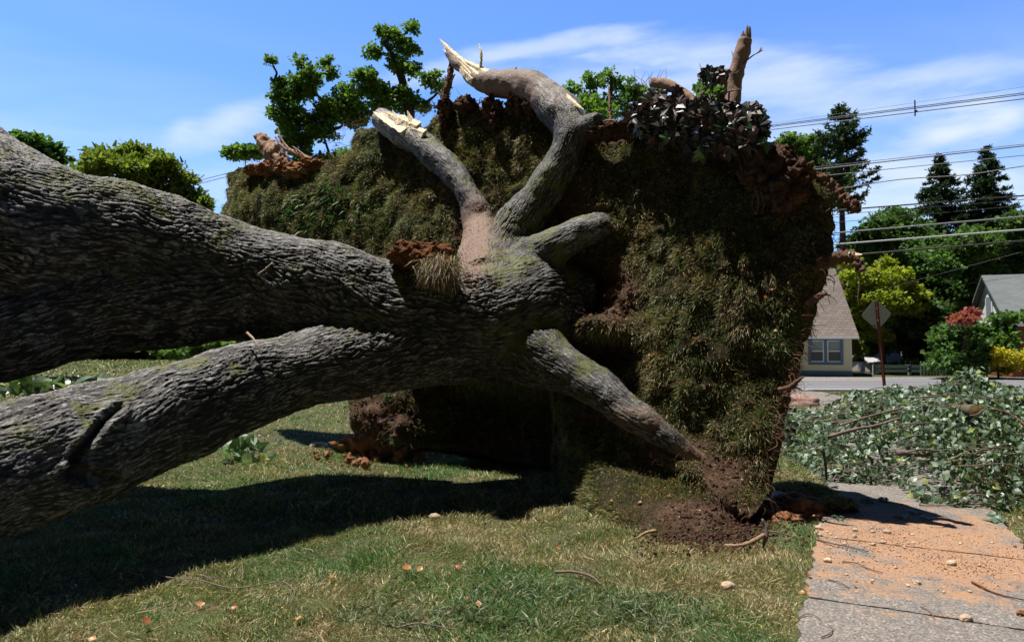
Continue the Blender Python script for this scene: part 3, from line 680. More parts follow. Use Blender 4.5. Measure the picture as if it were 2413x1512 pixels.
def plate_samples(n):
    """area-uniform points on the plate's front, weighted towards what is near the camera"""
    q = pV[pF1]; ar = 0.5 * np.linalg.norm(np.cross(q[:, 2] - q[:, 0], q[:, 3] - q[:, 1]), axis=1)
    nrm = unit(np.cross(q[:, 2] - q[:, 0], q[:, 3] - q[:, 1])); cen = q.mean(1)
    s = np.sign((nrm * NP_).sum(1)); nrm *= s[:, None]
    w = ar / cen[:, 1] ** 1.2; k = rng.choice(len(q), n, p=w / w.sum()); a, b = rng.random((2, n, 1))
    p = q[k, 0] * (1 - a) * (1 - b) + q[k, 1] * a * (1 - b) + q[k, 2] * a * b + q[k, 3] * (1 - a) * b
    return p, nrm[k]
def plate_grass():
    n = 330000; p, nr = plate_samples(n); px, py = proj(p); z = soil_zone(px, py)
    keep = rng.random(n) > np.clip(z * 1.25 + 0.75 * sstep(0.15, 0.55, fbm(p * 2.3 + 9, 4)), 0, 0.97)
    keep &= p[:, 2] > -0.02
    p, nr, px, py = p[keep], nr[keep], px[keep], py[keep]
    keep = ~in_wood(p, 0.0); p, nr, px, py = p[keep], nr[keep], px[keep], py[keep]; n = len(p)
    tuft = fbm(p * 5.5, 2); L = (0.042 + 0.036 * rng.random(n)) * (1 + 0.7 * tuft) * np.where(rng.random(n) < 0.05, 1.6, 1)
    W = 0.0032 + 0.0018 * rng.random(n); W *= 0.6 + p[:, 1] / 13
    side = np.stack([fbm(p * 1.7 + k * 31, 2) for k in (1, 2, 3)], 1)
    low = sstep(1050, 1180, py)[:, None]
    D = nr * 0.95 + np.array([0, 0, -0.12]) * (1 - low) + np.array([0, 0, 0.7]) * low + side * 0.45 + rng.normal(size=(n, 3)) * 0.55
    bend = np.array([0, 0, -0.30]) + side * 0.15 + rng.normal(size=(n, 3)) * 0.12
    m = np.clip(0.42 + 0.8 * fbm(p * 1.6 + 50, 4) + 0.25 * rng.normal(size=n), 0, 1)[:, None]
    green = np.array([0.045, 0.080, 0.024]); olive = np.array([0.10, 0.085, 0.035]); tan = np.array([0.30, 0.22, 0.12])
    col = green * m + olive * (1 - m); q = rng.random(n) < 0.10 + 0.25 * (1 - m[:, 0]); col[q] = tan * (0.5 + 0.7 * rng.random((q.sum(), 1)))
    q = rng.random(n) < 0.05; col[q] = np.array([0.12, 0.19, 0.07]); col *= (0.65 + 0.7 * rng.random((n, 1)))
    col *= 1.75
    V, F, c = blades(p - nr * 0.01, D, L, W, bend, col)
    tag(mk('turf', V, F, GRASS, plate, False, c), kind='stuff')
    # broad weeds in the middle left
    n = 420; p, nr = plate_samples(9000); px, py = proj(p); k = np.where((((px - 780) / 110) ** 2 + ((py - 495) / 60) ** 2 < 1) | (((px - 1290) / 70) ** 2 + ((py - 700) / 60) ** 2 < 0.0))[0][:n]
    p, nr = p[k], nr[k]; n = len(p)
    V, F, c = blades(p, nr + rng.normal(size=(n, 3)) * 0.5 + np.array([0, 0, 0.2]), 0.14 + 0.12 * rng.random(n), np.full(n, 0.016), np.array([0, 0, -0.4]) + rng.normal(size=(n, 3)) * 0.1, np.array([0.07, 0.15, 0.04]) * (0.6 + 0.8 * rng.random((n, 1))))
    tag(mk('broad_weeds', V, F, GRASS, plate, False, c), kind='stuff')
plate_grass()
def plate_litter():
    # crumbs of soil, fine roots and dry leaves sticking to the plate
    mb = MB(); p, nr = plate_samples(60000); px, py = proj(p); z = soil_zone(px, py); k = np.where(rng.random(len(p)) < z * 0.35)[0][:9000]
    V0, F0 = ICO[1]
    s = 0.008 + 0.02 * rng.random(len(k)) ** 2.5
    V = p[k][:, None] + V0[None] * s[:, None, None] * (0.6 + 0.8 * rng.random((len(k), len(V0), 1)))
    F = (F0[None] + (np.arange(len(k)) * len(V0))[:, None, None]).reshape(-1, 3)
    tag(mk('soil_crumbs', V.reshape(-1, 3), F, ROOTSOIL, plate, False), kind='stuff')
    p, nr = plate_samples(1500); n = len(p)
    T = np.array([[0, 0, 0], [0.45, 0.35, 0.12], [0.25, 0.8, 0.2], [0, 1, 0.05], [-0.3, 0.75, 0.15], [-0.42, 0.3, 0.1]])
    col = np.array([0.42, 0.19, 0.08])[None] * (0.4 + 0.9 * rng.random((n, 1)))
    V, F, c = scatter(p + nr * 0.02, rng.normal(size=(n, 3)), nr + rng.normal(size=(n, 3)) * 0.5, T, [np.array([[0, 1, 2], [0, 2, 3], [0, 3, 4], [0, 4, 5]])], 0.014 + 0.022 * rng.random(n), '', None, col=col)
    tag(mk('dry_leaf_litter', V, F, LEAF, plate, False, c), kind='stuff')
    # thin fibrous roots
    mb = MB(); p, nr = plate_samples(20000); px, py = proj(p); k = np.where(rng.random(len(p)) < soil_zone(px, py) * 0.2)[0][:480]
    for i in k:
        a = p[i]; q = [a]; d = nr[i] * 0.6 + rng.normal(size=3) * 0.5
        for s in range(4): d = unit(d + rng.normal(size=3) * 0.5 + np.array([0, 0, -0.35])); q.append(q[-1] + d * 0.05)
        V, F = tube(q, [0.003, 0.0025, 0.002, 0.0015, 0.001], 4, 9, cap=False); mb.add(V, F)
    tag(mb.build('fine_roots', ROOTWOOD, plate), kind='stuff')
    # rim of reddish clods and root mats
    for nm, spots in (('soil_clump', [(1818, 392, .30, .30), (1850, 440, .18, .22), (1790, 360, .16, .2), (1870, 400, .16, .15), (1835, 440, .2, .12)]), ('soil_clump', [(1050, 248, .12, .12), (1100, 240, .16, .12), (1160, 250, .14, .16), (1165, 280, .07, .14), (1215, 240, .14, .14), (1250, 238, .12, .13), (1045, 285, .055, .2)]),
                      ('soil_clump', [(640, 392, .26, .16), (690, 392, .28, .14), (735, 384, .2, .14), (600, 396, .2, .1), (715, 398, .3, .14)]), ('soil_clump', [(1440, 300, .16, .12), (1480, 292, .14, .12), (1400, 310, .12, .08)])):
        mb = MB()
        for q, (x, y, rx, ry) in enumerate(spots):
            o = FP(x, y, 0.18 if nm else 0); V, F = lump(o - [0, 0, .05], (rx * 0.9, 0.2, ry * 0.85), 5, 0.42, 1.8, q + x, oct_=5)
            V = V + NP_ * 0 + 0.03 * np.stack([perlin(V * 16 + k) for k in (1, 11, 21)], 1) + 0.02 * np.stack([perlin(V * 37 + k) for k in (1, 11, 21)], 1)
            mb.add(V, F)
        mb.build(nm, ROOTSOIL if spots[0][0] > 700 else CLAY, plate, True)
    # shelf of turf that has peeled away
plate_litter()

# ------------------------------------------------------------------ loose ends of roots
def part_tubes(name, mat, lists, parent, seg=10, rough=0.5, off=0.3, smooth=True):
    mb = MB()
    for l in lists:
        pts = [FP(a, b, o) for a, b, o, r in l]; V, F = tube(pts, [r for a, b, o, r in l], seg if seg < 9 else 22, len(l) * (6 if seg < 9 else 14), rough, 3.0, l[0][0]); mb.add(V, F)
    return mb.build(name, mat, parent, smooth)
def shard(mb, a, b, w, t, side, seed=0, n=14):
    """a long split sliver of wood from a (thick) to b (pointed)"""
    a = np.array(a); b = np.array(b); d = unit(b - a); side = unit(side - d * side.dot(d)); up = np.cross(d, side); L = np.linalg.norm(b - a); r = np.random.default_rng(seed); V = []
    for i in range(n):
        f = i / (n - 1); ww = w * (1 - f ** 1.8) * (1 + 0.25 * r.normal() * 0.5) + 0.003; tt = t * (1 - f) + 0.003; c = a + d * L * f + up * (0.10 * L * f * f) * (1 if seed % 2 else -1) * 0.4
        j = 0.15 * r.normal(size=4)
        V += [c - side * ww + up * tt * j[0], c + up * tt, c + side * ww + up * tt * j[1], c - up * tt * 0.7]
    F = []
    for i in range(n - 1):
        for k in range(4): F.append([i * 4 + k, i * 4 + (k + 1) % 4, i * 4 + 4 + (k + 1) % 4, i * 4 + 4 + k])
    F += [[0, 1, 2, 3], [(n - 1) * 4 + k for k in (3, 2, 1, 0)]]
    mb.add(np.array(V), np.array(F))
# split pale wood at the big root's end
kids = [c for c in tree.children if c.name.startswith('root') and not c.name.startswith('root_plate')]
bigroot, rootB = kids[0], kids[1]
mb = MB()
for i, (a, b, w, t) in enumerate([((1112, 178), (1039, 96), .075, .05), ((1116, 190), (1040, 112), .06, .06), ((1128, 180), (1062, 122), .07, .05), ((1145, 174), (1082, 136), .06, .03), ((1155, 176), (1096, 146), .04, .03)]):
    shard(mb, FP(a[0], a[1], .50), FP(b[0], b[1], .52), w, t, np.array([.3, .2, 1.0]), i)
mb.build('splintered_wood', SPLINT, bigroot, False)
mb = MB(); shard(mb, FP(1300, 205, .40), FP(1378, 262, .36), .05, .02, np.array([.3, .2, 1.0]), 9); mb.build('stripped_patch', SPLINT, bigroot, False)
mb = MB()
for i, (a, b, w, t) in enumerate([((960, 305), (880, 268), .10, .03), ((985, 300), (905, 262), .07, .04), ((955, 318), (925, 262), .05, .03), ((1000, 315), (940, 290), .05, .03), ((975, 300), (960, 262), .04, .02), ((930, 300), (890, 262), .08, .03)]):
    shard(mb, FP(a[0], a[1], .44), FP(b[0], b[1], .50), w * 1.15, t * 1.3, np.array([.2, .2, 1.0]) if i % 2 else np.array([1, .2, .3]), i)
mb.build('splintered_wood', SPLINT, rootB, False)

part_tubes('broken_root', DEADROOT, [[(612, 322, .3, .09), (632, 352, .3, .13), (665, 386, .2, .15), (700, 410, .0, .13)]], tree, 14, 0.6)['label'] = 'thick pale broken root end on the left rim of the root plate'
part_tubes('thin_root', DEADROOT, [[(648, 322, .4, .012), (665, 345, .35, .03), (700, 362, .3, .035), (735, 378, .2, .04)], [(655, 300, .4, .006), (662, 325, .4, .012), (680, 352, .35, .02)], [(690, 345, .4, .01), (715, 365, .3, .018), (730, 385, .3, .02)]], tree)
part_tubes('upright_root', ROOTWOOD, [[(1064, 150, .4, .035), (1060, 185, .4, .04), (1050, 225, .35, .05), (1048, 260, .3, .07), (1044, 305, .25, .03)], [(1060, 200, .4, .012), (1072, 175, .45, .008)], [(1050, 240, .36, .02), (1030, 215, .4, .008)]], tree)
part_tubes('pale_sucker', SPLINT, [[(1129, 104, .55, .006), (1134, 128, .55, .016), (1132, 165, .5, .018)]], tree)
part_tubes('hooked_twig', ROOTWOOD, [[(1218, 158, .4, .006), (1206, 178, .42, .012), (1203, 205, .42, .014), (1201, 222, .4, .014)]], tree)
part_tubes('thin_root', DEADROOT, [[(1434, 205, .3, .008), (1437, 240, .3, .014), (1441, 290, .25, .022)], [(1405, 288, .3, .008), (1440, 284, .3, .012), (1462, 288, .3, .006)]], tree)
part_tubes('hanging_root', ROOTWOOD, [[(1735, 340, .25, .014), (1755, 372, .3, .018), (1768, 410, .3, .022), (1782, 450, .3, .018), (1788, 480, .3, .009), (1780, 505, .3, .004)], [(1768, 400, .3, .010), (1790, 440, .3, .012), (1800, 478, .3, .007), (1795, 500, .3, .003)], [(1740, 350, .3, .008), (1745, 390, .3, .010), (1760, 430, .3, .006)], [(1782, 452, .3, .008), (1772, 478, .3, .006), (1776, 500, .3, .003)]], tree, 6)
part_tubes('side_root', ROOTWOOD, [[(1870, 388, .1, .03), (1915, 408, .1, .032), (1952, 430, .05, .035), (1985, 462, .05, .038), (2012, 486, .05, .045), (2026, 499, .05, .02)], [(1990, 470, .05, .02), (1998, 488, .05, .012), (1999, 505, .05, .004)]], tree, 14, 0.9)
so_ = part_tubes('snapped_root', ROOTWOOD, [[(1900, 622, -.1, .07), (1945, 612, 0, .06), (1985, 606, .03, .052), (2016, 602, .03, .048)], [(2010, 602, .03, .045), (2022, 620, .05, .036), (2032, 640, .05, .026)], [(1920, 628, 0, .05), (1955, 622, 0, .03), (1962, 620, 0, .01)]], tree, 14, 0.7)
mb = MB(); shard(mb, FP(2000, 603, .06), FP(2032, 600, .06), .03, .02, np.array([0, 0, 1.]), 1); mb.build('torn_end', SPLINT, so_)
part_tubes('thin_root', ROOTWOOD, [[(2024, 640, .05, .008), (2025, 670, .05, .007), (2022, 700, .05, .005), (2024, 722, .05, .002)]], tree, 5)
part_tubes('root_stub', ROOTWOOD, [[(1900, 712, 0, .03), (1925, 700, .1, .028), (1948, 690, .1, .022)], [(1940, 692, .1, .01), (1958, 695, .1, .005)]], tree, 10, 0.7)
part_tubes('forked_root', ROOTWOOD, [[(1835, 918, .1, .02), (1860, 912, .15, .022), (1878, 898, .15, .018), (1895, 886, .15, .006)], [(1860, 912, .15, .016), (1880, 914, .15, .010), (1892, 920, .15, .003)]], tree, 8, 0.5)
# wispy rootlets on the right edge
mb = MB()
RIMP = np.array([(o[0], o[1]) for o in OUT[3:40]], float); RS = np.concatenate([[0], np.cumsum(np.linalg.norm(np.diff(RIMP, axis=0), axis=1))])
for i in range(430):
    u0 = random.uniform(0, RS[-1]); e = float(np.interp(u0, RS, RIMP[:, 0])); y = float(np.interp(u0, RS, RIMP[:, 1])); e += (1230 - e) * .012; y += (700 - y) * .012
    q = [FP(e, y, 0.0)]; rad_ = np.array([e - 1230, 0, 700 - y]); rad_ /= np.linalg.norm(rad_); d = rad_ * .7 + rng.normal(size=3) * 0.5
    for s in range(5): d = unit(d + rng.normal(size=3) * 0.55 + np.array([0, 0, -0.15])); q.append(q[-1] + d * random.uniform(0.03, 0.075))
    V, F = tube(q, np.array([0.005, 0.004, 0.003, 0.0025, 0.002, 0.001]) * random.uniform(.5, 1.3), 4, 14, cap=False); mb.add(V, F)
tag(mb.build('rootlets', ROOTWOOD, plate), kind='stuff')

# clay lump and hanging tuft on top of the trunk
def clod():
    c = P(990, 597, 6.72); e = empty('clay_clod', c - [0, 0, 0.12], 'orange clay clod with a grass tuft, sitting on top of the trunk beside the roots', 'clod of earth')
    mb = MB(); V, F = lump(c + [-.05, 0, -.02], (.25, .2, .135), 5, 0.35, 1.6, 5, oct_=3); mb.add(V, F); V, F = lump(c + [.16, .0, -.04], (.19, .2, .11), 5, 0.35, 1.6, 8, oct_=3); mb.add(V, F); V, F = lump(c + [.12, -.1, -.15], (.14, .12, .13), 4, 0.5, 2, 18); mb.add(V, F)
    mb.V = [V + 0.035 * np.stack([fbm(V * 9 + k, 4, .6) for k in (1, 11, 21)], 1) for V in mb.V]
    mb.build('clay', soil_mat('dark_orange_clay', (0.13, 0.05, 0.022), (0.27, 0.12, 0.055), (0.40, 0.20, 0.10), 14), e)
    n = 1500; b = P(1040, 625, 6.5); p = b + rng.normal(size=(n, 3)) * [0.09, 0.05, 0.05]
    D = rng.normal(size=(n, 3)) * 0.5 + np.array([0.1, -0.7, -0.6]); col = np.array([0.15, 0.13, 0.05]) * (0.4 + rng.random((n, 1))); k = rng.random(n) < .35; col[k] = [0.36, 0.22, 0.12]
    V, F, c_ = blades(p, D, 0.08 + 0.16 * rng.random(n), np.full(n, 0.005), np.array([0, 0, -.5]) + rng.normal(size=(n, 3)) * .1, col)
    mk('grass_tuft', V, F, GRASS, e, False, c_)
clod()

# ------------------------------------------------------------------ snapped limb and wilted maple on the rim
def snapped_limb():
    e = empty('broken_limb', FP(1727, 262, .2), 'tall bare snapped limb standing upright out of the dark leaves on the plate rim', 'broken limb')
    pts = [FP(1725, 300, .22), FP(1727, 255, .22), FP(1728, 215, .22), FP(1736, 170, .24), FP(1748, 125, .27), FP(1757, 92, .30)]
    V, F = tube(pts, [.072, .072, .075, .078, .075, .07], 20, 40, 0.18, 2.0, 3); b = MB(); b.add(V, F); b.build('stem', plain('brown_smooth_bark', (0.24, 0.155, 0.12), 0.85, 0.25, 12, 0.012), e, True)
    b = MB(); top = FP(1757, 94, .30)
    for i in range(9):
        a = top + np.array([math.cos(i * 2.3), math.sin(i * 2.3), 0]) * 0.035; shard(b, a - [0, 0, .02], a + np.array([.01, 0, .05 + .04 * ((i * 7) % 3)]), .018, .014, np.array([1., 0, 0]), i, 6)
    b.build('splintered_end', DEADROOT, e)
    b = MB()
    for l in ([(1752, 150), (1772, 133), (1790, 122), (1797, 112)], [(1738, 155), (1730, 140), (1724, 120)], [(1736, 150), (1742, 138)], [(1737, 172), (1715, 185), (1700, 195)], [(1785, 125), (1799, 118)], [(1790, 122), (1793, 112)]):
        V, F = tube([FP(x, y, .28) for x, y in l], np.linspace(.009, .003, len(l)), 5, len(l) * 4); b.add(V, F)
    b.build('twigs', STICK, e, True)
snapped_limb()
def maple_tmpl():
    # five pointed lobes with notches, drooping like a wilted hand
    P2 = [(0, 0), (.12, -.08), (.34, -.02), (.26, .12), (.50, .22), (.62, .40), (.40, .40), (.36, .52), (.20, .46), (.16, .66), (.20, .74), (.08, .80), (0, 1.0)]
    P2 = P2 + [(-x, y) for x, y in P2[1:-1][::-1]]
    v = [(x, y, -0.35 * abs(x) - 0.25 * y * y + 0.1 * math.sin(9 * x + 5 * y)) for x, y in P2]; v.append((0, 0.38, 0.05)); n = len(P2)
    return np.array(v), [np.array([[n, i, (i + 1) % n] for i in range(n)])]
MV, MF = maple_tmpl()
def maple_branch():
    e = empty('maple_branch', FP(1640, 300, .3), 'leafy maple branch with wilted dark purple leaves heaped on the top rim of the plate', 'branch')
    b = MB(); tw = [([(1590, 195), (1620, 218), (1650, 242), (1665, 262)], .045), ]
    pts = [FP(x, y, .38) for x, y in [(1538, 194), (1575, 200), (1612, 220), (1640, 245), (1668, 275)]]; V, F = tube(pts, [.05, .052, .045, .045, .05], 12, 30, .3, 2); b.add(V, F); b.build('stem', DEADROOT, e, True)
    b = MB()
    for l in ([(1660, 260), (1650, 225), (1656, 200), (1655, 170), (1648, 150)], [(1650, 225), (1672, 205), (1690, 190), (1700, 180)], [(1656, 200), (1680, 198)], [(1665, 250), (1690, 225), (1725, 215), (1745, 210)], [(1560, 215), (1620, 220), (1660, 240)], [(1640, 245), (1560, 245), (1520, 260)], [(1665, 262), (1720, 270), (1770, 250)], [(1540, 212), (1580, 240), (1620, 262)], [(1660, 250), (1740, 262), (1790, 262)]):
        V, F = tube([FP(x, y, .35 + .1 * random.random()) for x, y in l], np.linspace(.011, .004, len(l)), 6, len(l) * 4); b.add(V, F)
    b.build('twigs', STICK, e, True)
    pos = []; D = []; N_ = []; S = []
    spots = [(1548, 225, 22, 12, 16), (1530, 255, 30, 22, 60), (1580, 255, 30, 22, 50), (1620, 275, 35, 22, 60), (1665, 270, 30, 26, 70), (1700, 285, 30, 26, 60), (1740, 290, 25, 26, 50), (1775, 265, 20, 20, 36), (1785, 290, 14, 22, 30), (1560, 300, 40, 20, 40), (1680, 320, 45, 20, 50), (1683, 165, 16, 9, 13), (1760, 315, 22, 15, 24), (1700, 250, 20, 8, 10), (1602, 235, 20, 10, 14)]
    for x, y, rx, ry, n in spots:
        for i in range(int(n * 1.35)):
            a, b_ = rng.normal(size=2) * 0.62; pos.append(FP(x + a * rx, y + b_ * ry, .42 + rng.random() * .45 - 0.25)); D.append([rng.normal() * .45, rng.normal() * .45, -1]); N_.append([rng.normal() * .8, -1 + rng.normal() * .5, .6 * rng.random()]); S.append(.12 + .08 * rng.random())
    pos, D, N_, S = map(np.array, (pos, D, N_, S)); n = len(pos)
    col = np.array([0.028, 0.025, 0.022])[None] * (0.5 + rng.random((n, 1))); k = rng.random(n) < .16; col[k] = np.array([.16, .15, .12]) * (0.6 + .7 * rng.random((k.sum(), 1))); k = rng.random(n) < .14; col[k] = [.07, .035, .035]; k = rng.random(n) < .10; col[k] = [.04, .085, .03]
    V, F, c = scatter(pos, D, N_, MV, MF, S, '', None, col=col)
    V = V + 0.012 * np.stack([perlin(V * 22 + q) for q in (1, 9, 19)], 1)
    mk('leaves', V, F, DARKLEAF, e, False, c)
maple_branch()

# ------------------------------------------------------------------ lawn
def in_view(x, y, m=60):
    px, py = proj(np.stack([x, y, 0 * x], -1)); return (px > -m) & (px < 2413 + m) & (py < 1512 + 3 * m)
def dirt_zone(x, y):
    px, py = proj(np.stack([x, y, 0 * x], -1))
    def g(a, b, c, d): return np.exp(-(((px - a) / c) ** 2 + ((py - b) / d) ** 2) ** 1.5)
    return g(1660, 1215, 120, 40) + g(1860, 1195, 80, 35) + g(900, 1020, 80, 40) + g(1900, 1400, 22, 60) + 0.4 * g(1380, 1160, 70, 25)
def lawn_pts(n, y0, y1):
    out = []
    while n > 0:
        y = np.sqrt(rng.random(n * 2) * (y1 ** 2 - y0 ** 2) + y0 ** 2); x = (rng.random(n * 2) - 0.5) * 1.62 * y
        s, w = path_coords(x, y); k = in_view(x, y) & ((w < 0.02 - 0.05 * rng.random(len(w))) | (w > PW) | (y > 13)) & ((y < ROADN - 0.4) | (x < -9))
        k &= rng.random(len(x)) > dirt_zone(x, y) * 0.95
        # nothing grows in the spur path
        px, py = proj(np.stack([x, y, 0 * x], -1)); k &= ~((px > 1800) & (abs(py - np.interp(px, [1790, 1880, 1940, 1985], [914, 922, 938, 985])) < 9))
        k &= ~((px > 1700) & (px < 1975) & (abs(py - 980) < 9)) & ~((px > 2060) & (y > 18))
        out.append(np.stack([x[k], y[k], gz(x[k], y[k])], -1)[:n]); n -= len(out[-1])
    return np.concatenate(out)
def grass_cols(p, n):
    a = np.clip(0.56 + 0.95 * fbm(p * [0.9, 0.9, 0] + 3, 4) + 0.25 * fbm(p * [3, 3, 0], 2) + .18 * rng.normal(size=n), 0, 1)[:, None]
    col = np.array([0.055, 0.122, 0.036]) * a + np.array([0.15, 0.13, 0.062]) * (1 - a)
    q = rng.random(n) < 0.10 + 0.36 * (1 - a[:, 0]); col[q] = np.array([0.36, 0.28, 0.16]) * (0.55 + 0.6 * rng.random((q.sum(), 1)))
    return col * (0.5 + 1.5 * rng.random((n, 1)) ** 1.8) * 1.5
def lawn():
    Vs = []; Fs = [[], []]; Cs = []; nv = 0
    for n, y0, y1, L0, W0 in ((210000, 2.9, 6.0, .046, .0037), (170000, 6.0, 10.5, .055, .006), (75000, 10.5, 24, .07, .014), (60000, 24, 120, .16, .07)):
        p = lawn_pts(n, y0, y1)
        if y0 == 24: p = p[p[:, 0] < -.30 * p[:, 1] - 3]
        n = len(p)
        tuft = fbm(p * [2.2, 2.2, 0] + 4, 3); L = L0 * (0.5 + 1.0 * rng.random(n) ** 1.5) * (1 + 0.9 * tuft); W = W0 * (0.7 + 0.6 * rng.random(n))
        fl = np.stack([fbm(p * [4, 4, 0] + 9, 2), fbm(p * [4, 4, 0] + 19, 2), np.zeros(n)], 1)
        D = np.array([0, 0, 0.75]) + rng.normal(size=(n, 3)) * [.6, .6, .1] + fl * 0.6
        V, F, c = blades(p - [0, 0, .004], D, L, W, fl * 0.3 + rng.normal(size=(n, 3)) * 0.15 - [0, 0, .14], grass_cols(p, n))
        Vs.append(V); Cs.append(c)
        for a in (0, 1): Fs[a].append(F[a] + nv)
        nv += len(V)
    tag(mk('lawn_grass', np.concatenate(Vs), [np.concatenate(a) for a in Fs], GRASS, None, False, np.concatenate(Cs)), 'short dry green lawn grass with straw coloured patches', 'grass', kind='stuff')
    # coarse broad bladed crabgrass near the camera
    pts = []
    for cx, cy, rx, ry, n in ((1290, 1440, 230, 60, 1500), (1190, 1370, 90, 40, 260), (1560, 1450, 120, 50, 500), (1140, 1320, 60, 40, 120), (1030, 1470, 120, 35, 220), (760, 970, 60, 28, 300), (880, 1455, 100, 30, 120), (950, 1060, 60, 12, 60)):
        a = rng.random(n) * 6.283; r = np.sqrt(rng.random(n)); 
        for i in range(n): pts.append(G(cx + rx * r[i] * math.cos(a[i]), cy + ry * r[i] * math.sin(a[i])))
    p = np.array(pts); p[:, 2] = gz(p[:, 0], p[:, 1]); n = len(p)
    base = p + 0
    D = np.array([0, 0, .8]) + rng.normal(size=(n, 3)) * [.55, .55, .12]; L = 0.05 + 0.09 * rng.random(n)
    col = np.array([0.12, 0.165, 0.075]) * (0.45 + 1.0 * rng.random((n, 1)))
    V, F, c = blades(base, D, L, 0.0055 + 0.003 * rng.random(n), unit(D * [1, 1, 0]) * .3 - np.array([0, 0, .25]), col)
    tag(mk('coarse_grass', V, F, GRASS, None, False, c), 'taller broad bladed blue green crabgrass growing in the lawn', 'grass', kind='stuff')
lawn()
def straw():
    n = 9000; p = lawn_pts(n, 2.9, 8.5); k = rng.random(n) < .25 + .9 * sstep(-.1, .5, fbm(p * [.9, .9, 0] + 60, 3)); p = p[k]; n = len(p)
    a = rng.random(n) * 6.283; D = np.stack([np.cos(a), np.sin(a), .25 * rng.random(n)], 1)
    V, F, c = blades(p + [0, 0, .015], D, .05 + .09 * rng.random(n) ** 2, np.full(n, .0035), rng.normal(size=(n, 3)) * .12, np.array([.46, .36, .22]) * (.4 + .7 * rng.random((n, 1))))
    tag(mk('straw_litter', V, F, GRASS, None, False, c), 'dry straw and dead blades lying loose on the lawn', 'straw', kind='stuff')
straw()

# ------------------------------------------------------------------ small things lying about
def twig(label, mat, pxs, r0, r1=0.002, z=0.02, name='twig', group=None, forks=()):
    mb = MB()
    def go(l, a, b):
        pts = []
        for i, q in enumerate(l):
            g = G(q[0], q[1], q[2] if len(q) > 2 else z); g[2] = (q[2] if len(q) > 2 else z) + (0.006 * (i % 2)); pts.append(g)
        V, F = tube(pts, np.linspace(a, b, len(l)), 7, len(l) * 5, 0.35, 3, l[0][0]); mb.add(V, F)
    go(pxs, r0, r1)
    for f in forks: go(f, r1 * 1.2, r1 * .6)
    return tag(mb.build(name, mat, None, True), label, 'stick', group)
twig('short grey bent stick lying in the grass before the crabgrass', STICK, [(1308, 1347, .035), (1345, 1348, .045), (1378, 1352, .045), (1398, 1362, .035), (1416, 1376, .02)], .011, .005, name='stick')
twig('tan crooked root piece lying at the foot of the soil ridge', DEADROOT, [(1708, 1284), (1745, 1286, .04), (1775, 1274, .07), (1800, 1262, .09)], .012, .018, name='stick')
twig('short pale snapped root end poking from the turf mound', DEADROOT, [(1500, 1268, .03), (1522, 1256, .06), (1545, 1250, .07)], .008, .017, name='stick')
twig('long thin curving vine-like twig at the shadow edge', STICK, [(362, 1350), (400, 1362, .03), (470, 1366, .04), (540, 1386, .03), (610, 1378, .04), (665, 1372, .03), (694, 1392, .03), (682, 1424)], .004, .003, forks=[[(372, 1356), (368, 1372)]])
twig('thin pale twig above the long curving one', STICK, [(476, 1354), (500, 1362, .04), (545, 1358, .03)], .004, .002)
twig('straight dry twig low in the grass near the bottom edge', STICK, [(935, 1478), (985, 1470, .03), (1030, 1474, .03), (1080, 1486)], .005, .003)
twig('bent dark twig left of the crabgrass', STICK, [(955, 1305), (995, 1292, .03), (1040, 1300)], .004, .002)
twig('reddish branched twig with a dry leaf on the mound', ROOTWOOD, [(1415, 1158, .1), (1450, 1168, .12), (1490, 1180, .12), (1540, 1186, .1)], .006, .003, forks=[[(1450, 1168, .12), (1480, 1200, .1)]])
twig('long dark twig crossing the orange dirt on the path', STICK, [(1925, 1270), (1965, 1282, .025), (2005, 1288, .02), (2045, 1300)], .008, .004)
twig('thin dark twig where dirt thins out on the path', STICK, [(1985, 1322), (2020, 1328), (2045, 1338, .02), (2080, 1350)], .006, .003)
twig('short dark twig on the near grey slab', STICK, [(1952, 1365), (1980, 1373), (2002, 1384)], .005, .003)
twig('reddish forked stick at the right edge of the path', ROOTWOOD, [(2290, 1370), (2310, 1382, .02), (2350, 1398, .02), (2413, 1415)], .008, .004)
twig('short dark twig beside the crack in the near slab', STICK, [(2170, 1428), (2190, 1440), (2202, 1455)], .004, .002)
twig('thin twig leaning at the grass edge of the near slab', STICK, [(1880, 1455), (1905, 1447, .02), (1935, 1456)], .004, .002)
twig('small curled twig at the bottom of the near slab', STICK, [(1935, 1500), (1955, 1494), (1962, 1480), (1950, 1472)], .004, .002)
def upright_stick():
    mb = MB(); b = G(1797, 1290, .0)
    V, F = tube([b, P(1806, 1262, b[1]), P(1803, 1240, b[1] + .02), P(1796, 1222, b[1] + .02)], [.012, .016, .02, .008], 8, 16, .4, 2); mb.add(V, F)
    V, F = tube([P(1806, 1250, b[1]), P(1840, 1255, b[1] - .02), P(1880, 1268, b[1] - .05), P(1898, 1276, b[1] - .05)], [.006, .005, .004, .002], 6, 16, .4, 2); mb.add(V, F)
    V, F = tube([P(1840, 1255, b[1] - .02), P(1836, 1280, b[1] - .05)], [.004, .002], 6, 8); mb.add(V, F)
    tag(mb.build('stick', STICK, None, True), 'dark forked stick standing upright in the grass beside the path', 'stick')
upright_stick()
def stone(px, py, s, mat, label, group=None, flat=0.6, rz=None, seed=0, amp=.22):
    g = G(px, py); s_, w = path_coords(g[0], g[1]); z0 = 0.012 if 0 < w < PW else float(gz(g[0], g[1]))
    V, F = lump((g[0], g[1], z0 + s * flat * 0.6), (s, s * .75, s * flat), 4, amp, 1.1, seed + px * .37, rz if rz is not None else px * 1.3)
    return tag(mk('stone', V, F, mat, None, True), label, 'stone', group)
stone(1714, 1382, .048, STONE, 'smooth tan stone lying alone in the green grass', rz=.3)
stone(1024, 1220, .05, STONE, 'flat pinkish stone in the dry grass by the shadow edge', rz=.2)
